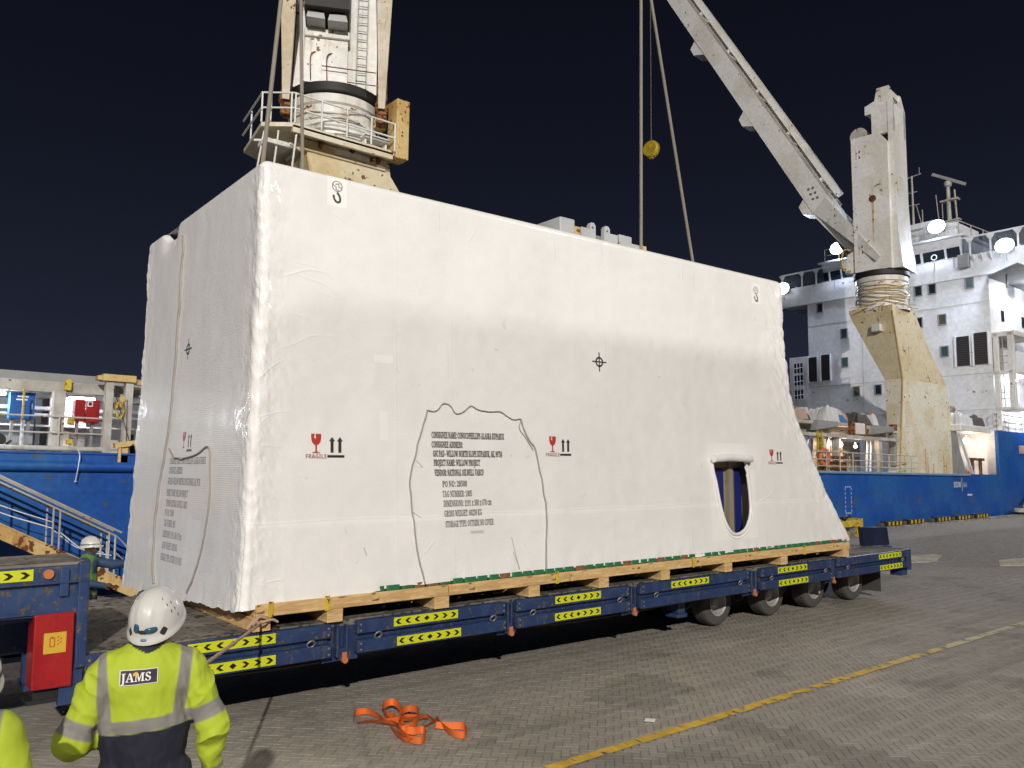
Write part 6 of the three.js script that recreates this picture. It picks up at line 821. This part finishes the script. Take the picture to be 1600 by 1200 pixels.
function helmet(parent, rot, at, white, details) {
  const hg = new THREE.Group(); hg.name = 'helmet'; hg.position.set(...at); hg.rotation.set(...rot); parent.add(hg);
  const R = [0.119, 0.152, 0.147];
  const S = (th, ph, o = 0) => { // th from the crown down, ph 0 at the back (+z)
    const s = Math.sin(th), c = Math.cos(th); let x = R[0] * s * Math.sin(ph), z = R[2] * s * Math.cos(ph), y = R[1] * c; const q = th / 1.75; let k = 1 + o / 0.13;
    k += 0.045 * sstep(0.33, 0.28, Math.abs(Math.sin(ph)) * s) * sstep(0.05, 0.4, th) * sstep(1.5, 1.1, th); k += 0.02 * Math.exp(-Math.pow((Math.abs(Math.sin(ph)) * s - 0.62) / 0.08, 2)) * sstep(0.3, 0.6, th) * sstep(1.45, 1.2, th); if (th > 1.5) k += 0.07 * sstep(1.5, 1.72, th);
    return [x * k, y * (1 + o / 0.15) - 0.035 * Math.cos(ph) * sstep(0.9, 1.7, th), z * k]; };
  const shell = (t0, t1, p0, p1, nt, np, o, mat, name) => { const pos = [], idx = []; for (let i = 0; i <= nt; i++) for (let j = 0; j <= np; j++) pos.push(...S(lerp(t0, t1, i / nt), lerp(p0, p1, j / np), o)); for (let i = 0; i < nt; i++) for (let j = 0; j < np; j++) { const a = i * (np + 1) + j, b = a + np + 1; idx.push(a, b, a + 1, b, b + 1, a + 1); } const g = new THREE.BufferGeometry(); g.setAttribute('position', new THREE.Float32BufferAttribute(pos, 3)); g.setIndex(idx); g.computeVertexNormals(); const m = new THREE.Mesh(g, mat); m.name = name; m.castShadow = m.receiveShadow = true; hg.add(m); return m; };
  const disc = (tc, pc, ht, hp, o, dome, mat, name, shape = 2) => { const pos = [], idx = [], n = 24, m = 6; for (let i = 0; i <= m; i++) for (let j = 0; j < n; j++) { const a = j / n * 6.2832, r = i / m, ca = Math.cos(a), sa = Math.sin(a), e = Math.pow(Math.pow(Math.abs(ca), shape) + Math.pow(Math.abs(sa), shape), -1 / shape); pos.push(...S(tc + ht * r * e * sa, pc + hp * r * e * ca, i === m ? 0 : o + dome * (1 - r * r))); } for (let i = 0; i < m; i++) for (let j = 0; j < n; j++) { const a = i * n + j, b = i * n + (j + 1) % n; idx.push(a, a + n, b, b, a + n, b + n); } const g = new THREE.BufferGeometry(); g.setAttribute('position', new THREE.Float32BufferAttribute(pos, 3)); g.setIndex(idx); g.computeVertexNormals(); const q = new THREE.Mesh(g, mat); q.name = name; q.castShadow = q.receiveShadow = true; hg.add(q); };
  shell(0.001, 1.72, 0, 6.28319, 40, 72, 0, white, 'shell'); shell(0.4, 1.70, 0, 6.28319, 10, 40, -0.008, M.black, 'lining');
  if (details) { const lens = phys({ color: lin(0.02, 0.08, 0.14), roughness: 0.22, clearcoat: 0.5, side: THREE.DoubleSide }), dk = std({ color: lin(0.02, 0.02, 0.022), roughness: 0.7, side: THREE.DoubleSide });
    disc(1.33, -0.27, 0.105, 0.13, 0.004, 0.006, lens, 'goggle_lens', 3); disc(1.37, 0.30, 0.07, 0.24, 0.004, 0.006, lens, 'goggle_lens', 3); disc(1.39, 0.02, 0.04, 0.2, 0.005, 0.003, dk, 'goggle_bridge', 4);
    disc(1.47, -0.62, 0.11, 0.11, 0.002, 0, dk, 'vent', 1.2); disc(1.47, 0.74, 0.11, 0.15, 0.002, 0, dk, 'vent', 1.2); disc(1.57, 0.02, 0.03, 0.12, 0.003, 0.003, std({ color: lin(0.10, 0.22, 0.26), roughness: 0.4, side: THREE.DoubleSide }), 'badge', 4);
    for (const s of [-1, 1]) for (let i = 0; i < 3; i++) { disc(0.62 + i * 0.24, s * (0.95 + i * 0.1), 0.055, 0.018, 0.0015, 0, dk, 'vent_slit', 3); disc(0.86 + i * 0.22, s * (1.28 + i * 0.06), 0.05, 0.016, 0.0015, 0, dk, 'vent_slit', 3); }
  } else { const dk = std({ color: lin(0.02, 0.02, 0.022), roughness: 0.6, side: THREE.DoubleSide }); shell(1.36, 1.44, 0, 6.28319, 2, 60, 0.002, dk, 'band'); const pk = shell(1.58, 1.72, 2.2, 4.08, 4, 30, 0.03, white, 'peak'); }
  return hg;
}
const legs = (w) => [-1, 1].flatMap((s) => [{ a: [s * 0.10, 0.93, 0], b: [s * 0.11, 0.5, -0.01], ra: 0.105, rb: 0.075, tag: 'leg', k: 0.03 }, { a: [s * 0.11, 0.5, -0.01], b: [s * 0.12, 0.11, 0.02], ra: 0.075, rb: 0.06, tag: 'leg', k: 0.02 }, { a: [s * 0.12, 0.065, 0.03], b: [s * 0.135, 0.05, -0.15], ra: 0.06, rb: 0.045, tag: 'boot', k: 0.02 }]);
const torso = (tag = 'torso') => [{ a: [0, 0.95, 0], b: [0, 1.16, 0.005], ra: 0.168, rb: 0.172, flat: 1.45, tag, k: 0.05 }, { a: [0, 1.16, 0.005], b: [0, 1.36, 0.015], ra: 0.172, rb: 0.186, flat: 1.45, tag, k: 0.05 }, { a: [-0.14, 1.425, 0.01], b: [0.14, 1.425, 0.01], ra: 0.082, rb: 0.082, flat: 1.1, tag, k: 0.07 }, { a: [0, 1.47, 0.02], b: [0, 1.53, 0.01], ra: 0.085, rb: 0.07, tag: 'collar', k: 0.05 }];
const headBones = (hx, hy, hz, fx, fz) => [{ a: [0.0, 1.5, 0.01], b: [hx, hy - 0.08, hz + 0.02], ra: 0.062, rb: 0.058, tag: 'neck', k: 0.02 }, { a: [hx, hy + 0.03, hz + 0.01], b: [hx, hy - 0.02, hz], ra: 0.098, rb: 0.09, tag: 'skin', k: 0.03 }, { a: [hx + fx * 0.03, hy - 0.05, hz + fz * 0.03], b: [hx + fx * 0.065, hy - 0.09, hz + fz * 0.065], ra: 0.068, rb: 0.042, tag: 'skin', k: 0.03 }, { a: [hx + fx * 0.09, hy + 0.01, hz + fz * 0.09], b: [hx + fx * 0.118, hy - 0.03, hz + fz * 0.118], ra: 0.012, rb: 0.016, tag: 'skin', k: 0.012 }, { a: [hx + fx * 0.098, hy - 0.068, hz + fz * 0.098], b: [hx + fx * 0.094, hy - 0.082, hz + fz * 0.094], ra: 0.014, rb: 0.014, tag: 'lip', k: 0.01 },
  ...[-1, 1].map((s) => ({ a: [hx - fz * s * 0.092, hy + 0.005, hz + fx * s * 0.092], b: [hx - fz * s * 0.094, hy - 0.03, hz + fx * s * 0.094], ra: 0.018, rb: 0.012, tag: 'skin', k: 0.008 })), ...[-1, 1].map((s) => ({ a: [hx + fx * 0.086 - fz * s * 0.034, hy + 0.012, hz + fz * 0.086 + fx * s * 0.034], b: [hx + fx * 0.086 - fz * s * 0.036, hy + 0.012, hz + fz * 0.086 + fx * s * 0.036], ra: 0.012, rb: 0.012, tag: 'eye', k: 0.004 }))];
const helmetWhite = phys({ color: lin(0.66, 0.655, 0.63), roughness: 0.34, clearcoat: 0.3, map: grime, side: THREE.DoubleSide });
function worker(name, label, base, turn, scale, arms, bones2, colorFn, cell, helm, head, wr = 1) {
  const t = thing(name, label, 'person', base); t.rotation.y = turn; t.scale.setScalar(scale);
  const all = [...torso(), ...legs(), ...headBones(...head), ...arms]; const rg = (n) => 1 - Math.abs(2 * n - 1), wrinkle = (x, y, z) => { if (y > 1.52 || y < 0.1) return 0; const arm = sstep(0.17, 0.23, Math.abs(x)), a = rg(fbm3(x * 11 + y * 2, y * 2.6, z * 8, 2)) - 0.62, b = rg(fbm3(x * 6 + y * 3, y * 11 - Math.abs(x) * 6, z * 6, 2)) - 0.62; return -wr * (lerp(0.0075 * a * sstep(1.5, 1.36, y), 0.010 * b, arm) + 0.003 * (fbm3(x * 24, y * 16, z * 24, 2) - 0.5)); };
  let lo = [9, -0.01, 9], hi = [-9, 0, -9]; for (const o of all) for (const q of [o.a, o.b]) { const r = Math.max(o.ra, o.rb) + 0.03; for (let i = 0; i < 3; i++) { lo[i] = Math.min(lo[i], q[i] - r); hi[i] = Math.max(hi[i], q[i] + r); } } lo[1] = Math.max(lo[1], -0.004);
  const { g, field } = figureGeometry(all, lo, hi, cell, colorFn, wrinkle), parts = [fin2(g)];
  for (const hb of bones2) { let a = [9, 9, 9], b = [-9, -9, -9]; for (const o of hb) for (const q of [o.a, o.b]) for (let i = 0; i < 3; i++) { a[i] = Math.min(a[i], q[i] - 0.05); b[i] = Math.max(b[i], q[i] + 0.05); } parts.push(fin2(figureGeometry(hb, a, b, 0.0045, colorFn).g)); }
  const m = new THREE.Mesh(mergeGeometries(parts), skinMat); m.name = 'body'; m.castShadow = m.receiveShadow = true; t.add(m); helm(t); return { t, field };
}
const fin2 = (g) => { const q = g.toNonIndexed(); return q; };
const hiVis = (tag, t, x, y, z, nz) => {
  if (tag === 'skin' || tag === 'neck') return tag === 'neck' && y < 1.545 ? NAVY : SKIN; if (tag === 'eye') return [0.03, 0.02, 0.02]; if (tag === 'lip') return [0.15, 0.06, 0.05];
  if (tag === 'leg') return NAVY; if (tag === 'boot') return [0.03, 0.022, 0.018]; if (tag === 'collar') return mix(YEL, NAVY, (y - 1.512 + 0.02 * noise3(x * 9, 1, z * 9)) / 0.006);
  if ((tag === 'uL' || tag === 'uR') && !(Math.abs(x) < 0.208 && y > 1.12)) return mix(YEL, REF, band(t, tag === 'uL' ? 0.80 : 0.72, 0.115, 0.03)); if (tag === 'fL' || tag === 'fR') return mix(YEL, REF, band(t, 0.8, 0.06, 0.03));
  const w = 0.012 * (noise3(x * 5, 3, z * 3) - 0.5) + x * 0.05; let c = mix(YEL, NAVY, (1.178 + w - y) / 0.005); const u = clamp((1.5 - y) / 0.3), bl = lerp(-0.20, -0.165, u), br = lerp(0.168, 0.135, u);
  if (y > 1.18) c = mix(c, REF, Math.max(band(x, bl, 0.027, 0.007), band(x, br, 0.027, 0.007))); return mix(c, REF, band(y, 1.205 + w, 0.028)); };
const armSet = (L, R2) => [{ a: L[0], b: L[1], ra: 0.080, rb: 0.064, tag: 'uL', k: 0.03 }, { a: L[1], b: L[2], ra: 0.068, rb: 0.048, tag: 'fL', k: 0.03 }, { a: R2[0], b: R2[1], ra: 0.080, rb: 0.064, tag: 'uR', k: 0.03 }, { a: R2[1], b: R2[2], ra: 0.068, rb: 0.048, tag: 'fR', k: 0.03 }];
{ // front worker, back to the camera, holding the tag line before him
  const L = [[-0.185, 1.42, 0.01], [-0.30, 1.14, 0.03], [-0.085, 1.16, -0.24]], R2 = [[0.185, 1.42, 0.01], [0.288, 1.14, 0.04], [0.315, 0.90, -0.04]];
  const w = worker('person', 'worker seen from behind in white helmet and yellow hi-vis jacket with a chest-high back logo', [1.14, 0.515, -4.17], -0.267, 1, armSet(L, R2), [handBones([-0.085, 1.16, -0.24], [0.5, 0.15, -0.85], [0.6, -0.5, 0.3], 0.75), handBones([0.315, 0.90, -0.04], [0.05, -0.98, -0.2], [-1, 0, 0.1], 0.4)], hiVis, 0.0065, (t) => helmet(t, [0.30, -0.40, 0.10], [0.03, 1.645, -0.02], helmetWhite, true), [0.03, 1.655, -0.03, 0.4, -0.92], 3.8);
  const logo = canvasTex(512, 192, (g, W, H) => { g.fillStyle = '#c9c8c2'; g.fillRect(0, 0, W, H); g.fillStyle = '#2a2438'; g.fillRect(14, 10, W - 28, H - 20); g.fillStyle = '#dcdad4'; g.font = 'bold 150px serif'; g.textBaseline = 'alphabetic'; g.fillText('JAMS', 26, 150, 450); g.fillStyle = '#c8a03c'; g.beginPath(); g.ellipse(208, 56, 34, 22, -0.4, 0, 7); g.fill(); g.beginPath(); g.ellipse(232, 84, 22, 16, 0.5, 0, 7); g.fill(); });
  const n = 24, m = 10, pos = [], uv = [], idx = []; for (let i = 0; i <= n; i++) for (let j = 0; j <= m; j++) { const x = lerp(-0.115, 0.045, i / n), y = lerp(1.385, 1.45, j / m) + 0.004 * (i / n); let z = 0.3; while (w.field(x, y, z) > 0.003 && z > -0.1) z -= 0.001; pos.push(x, y, z + 0.001); uv.push(i / n, j / m); }
  for (let i = 0; i < n; i++) for (let j = 0; j < m; j++) { const a = i * (m + 1) + j, b = a + m + 1; idx.push(a, b, a + 1, b, b + 1, a + 1); }
  const g = new THREE.BufferGeometry(); g.setAttribute('position', new THREE.Float32BufferAttribute(pos, 3)); g.setAttribute('uv', new THREE.Float32BufferAttribute(uv, 2)); g.setIndex(idx); g.computeVertexNormals(); const q = new THREE.Mesh(g, std({ map: logo, roughness: 0.7, side: THREE.DoubleSide })); q.name = 'back_logo'; q.castShadow = q.receiveShadow = true; w.t.add(q);
  // second hi-vis worker, cut off by the left edge of the picture
  worker('person', 'worker in yellow hi-vis jacket mostly cut off at the bottom left edge', [0.30, 0.515, -3.60], -0.25, 0.985, armSet([[-0.185, 1.43, 0.01], [-0.26, 1.14, 0.03], [-0.26, 0.9, -0.05]], [[0.185, 1.43, 0.01], [0.262, 1.14, 0.04], [0.285, 0.90, -0.04]]), [handBones([-0.26, 0.9, -0.05], [0, -0.98, -0.2], [1, 0, 0.1], 0.4), handBones([0.285, 0.90, -0.04], [0.05, -0.98, -0.2], [-1, 0, 0.1], 0.4)], hiVis, 0.010, (t) => helmet(t, [0.1, 0.2, 0], [0.055, 1.62, -0.05], helmetWhite, false), [0.055, 1.64, -0.05, -0.2, -0.98], 1.5);
  const p = thing('work_platform', 'low steel work platform under the two hi-vis workers', 'platform', [0.6, 0, -3.2]);
  part('top_plate', rbox(-0.8, 1.9, 0.45, 0.515, -4.7, -2.3, 0.01), M.steelGrey, p); for (const x of [-0.7, 1.8]) for (const z of [-4.6, -2.4]) part('leg', rbox(x - 0.05, x + 0.05, 0, 0.45, z - 0.05, z + 0.05, 0.008), M.steelGrey, p); part('side_rail', [box(-0.8, 1.9, 0.36, 0.45, -4.68, -4.64)], M.steelGrey, p); part('side_rail', [box(-0.8, 1.9, 0.36, 0.45, -2.36, -2.32)], M.steelGrey, p);
}
{ // rigger at the far corner of the crate, side on, one arm out to the film
  const GRN = [0.11, 0.23, 0.04], BLU = [0.022, 0.050, 0.11], DSK = [0.075, 0.040, 0.028];
  const col = (tag, t, x, y, z) => { if (tag === 'skin' || tag === 'neck') return DSK; if (tag === 'eye') return [0.02, 0.015, 0.015]; if (tag === 'lip') return [0.07, 0.03, 0.028]; if (tag === 'leg') return [0.012, 0.014, 0.022]; if (tag === 'boot') return [0.02, 0.016, 0.014]; if (tag[0] === 'u' || tag[0] === 'f') return BLU; if (tag === 'collar') return BLU;
    let c = mix(GRN, [0.012, 0.02, 0.02], band(y, 1.03, 0.05)); c = mix(c, [0.30, 0.34, 0.12], band(y, 0.94, 0.02)); if (y > 1.25) c = mix(c, BLU, clamp((Math.abs(z) - 0.085) / 0.02)); return c; };
  worker('person', 'worker in white helmet and green vest beside the crate, reaching an arm to it', [2.92, 0, -14.05], -2.15, 1.0, armSet([[-0.185, 1.42, 0], [-0.17, 1.36, -0.30], [-0.12, 1.40, -0.58]], [[0.185, 1.42, 0], [0.22, 1.14, 0.0], [0.12, 1.08, -0.27]]), [handBones([-0.12, 1.40, -0.58], [0, 0.1, -1], [0, -1, 0], 0.25), handBones([0.12, 1.08, -0.27], [-0.2, 0.0, -1], [-0.3, -1, 0], 0.6)], col, 0.012, (t) => helmet(t, [-0.12, 0, 0], [0, 1.665, -0.01], helmetWhite, false), [0.0, 1.68, -0.02, 0, -1], 1.0);
}
renderer.render(scene, camera);
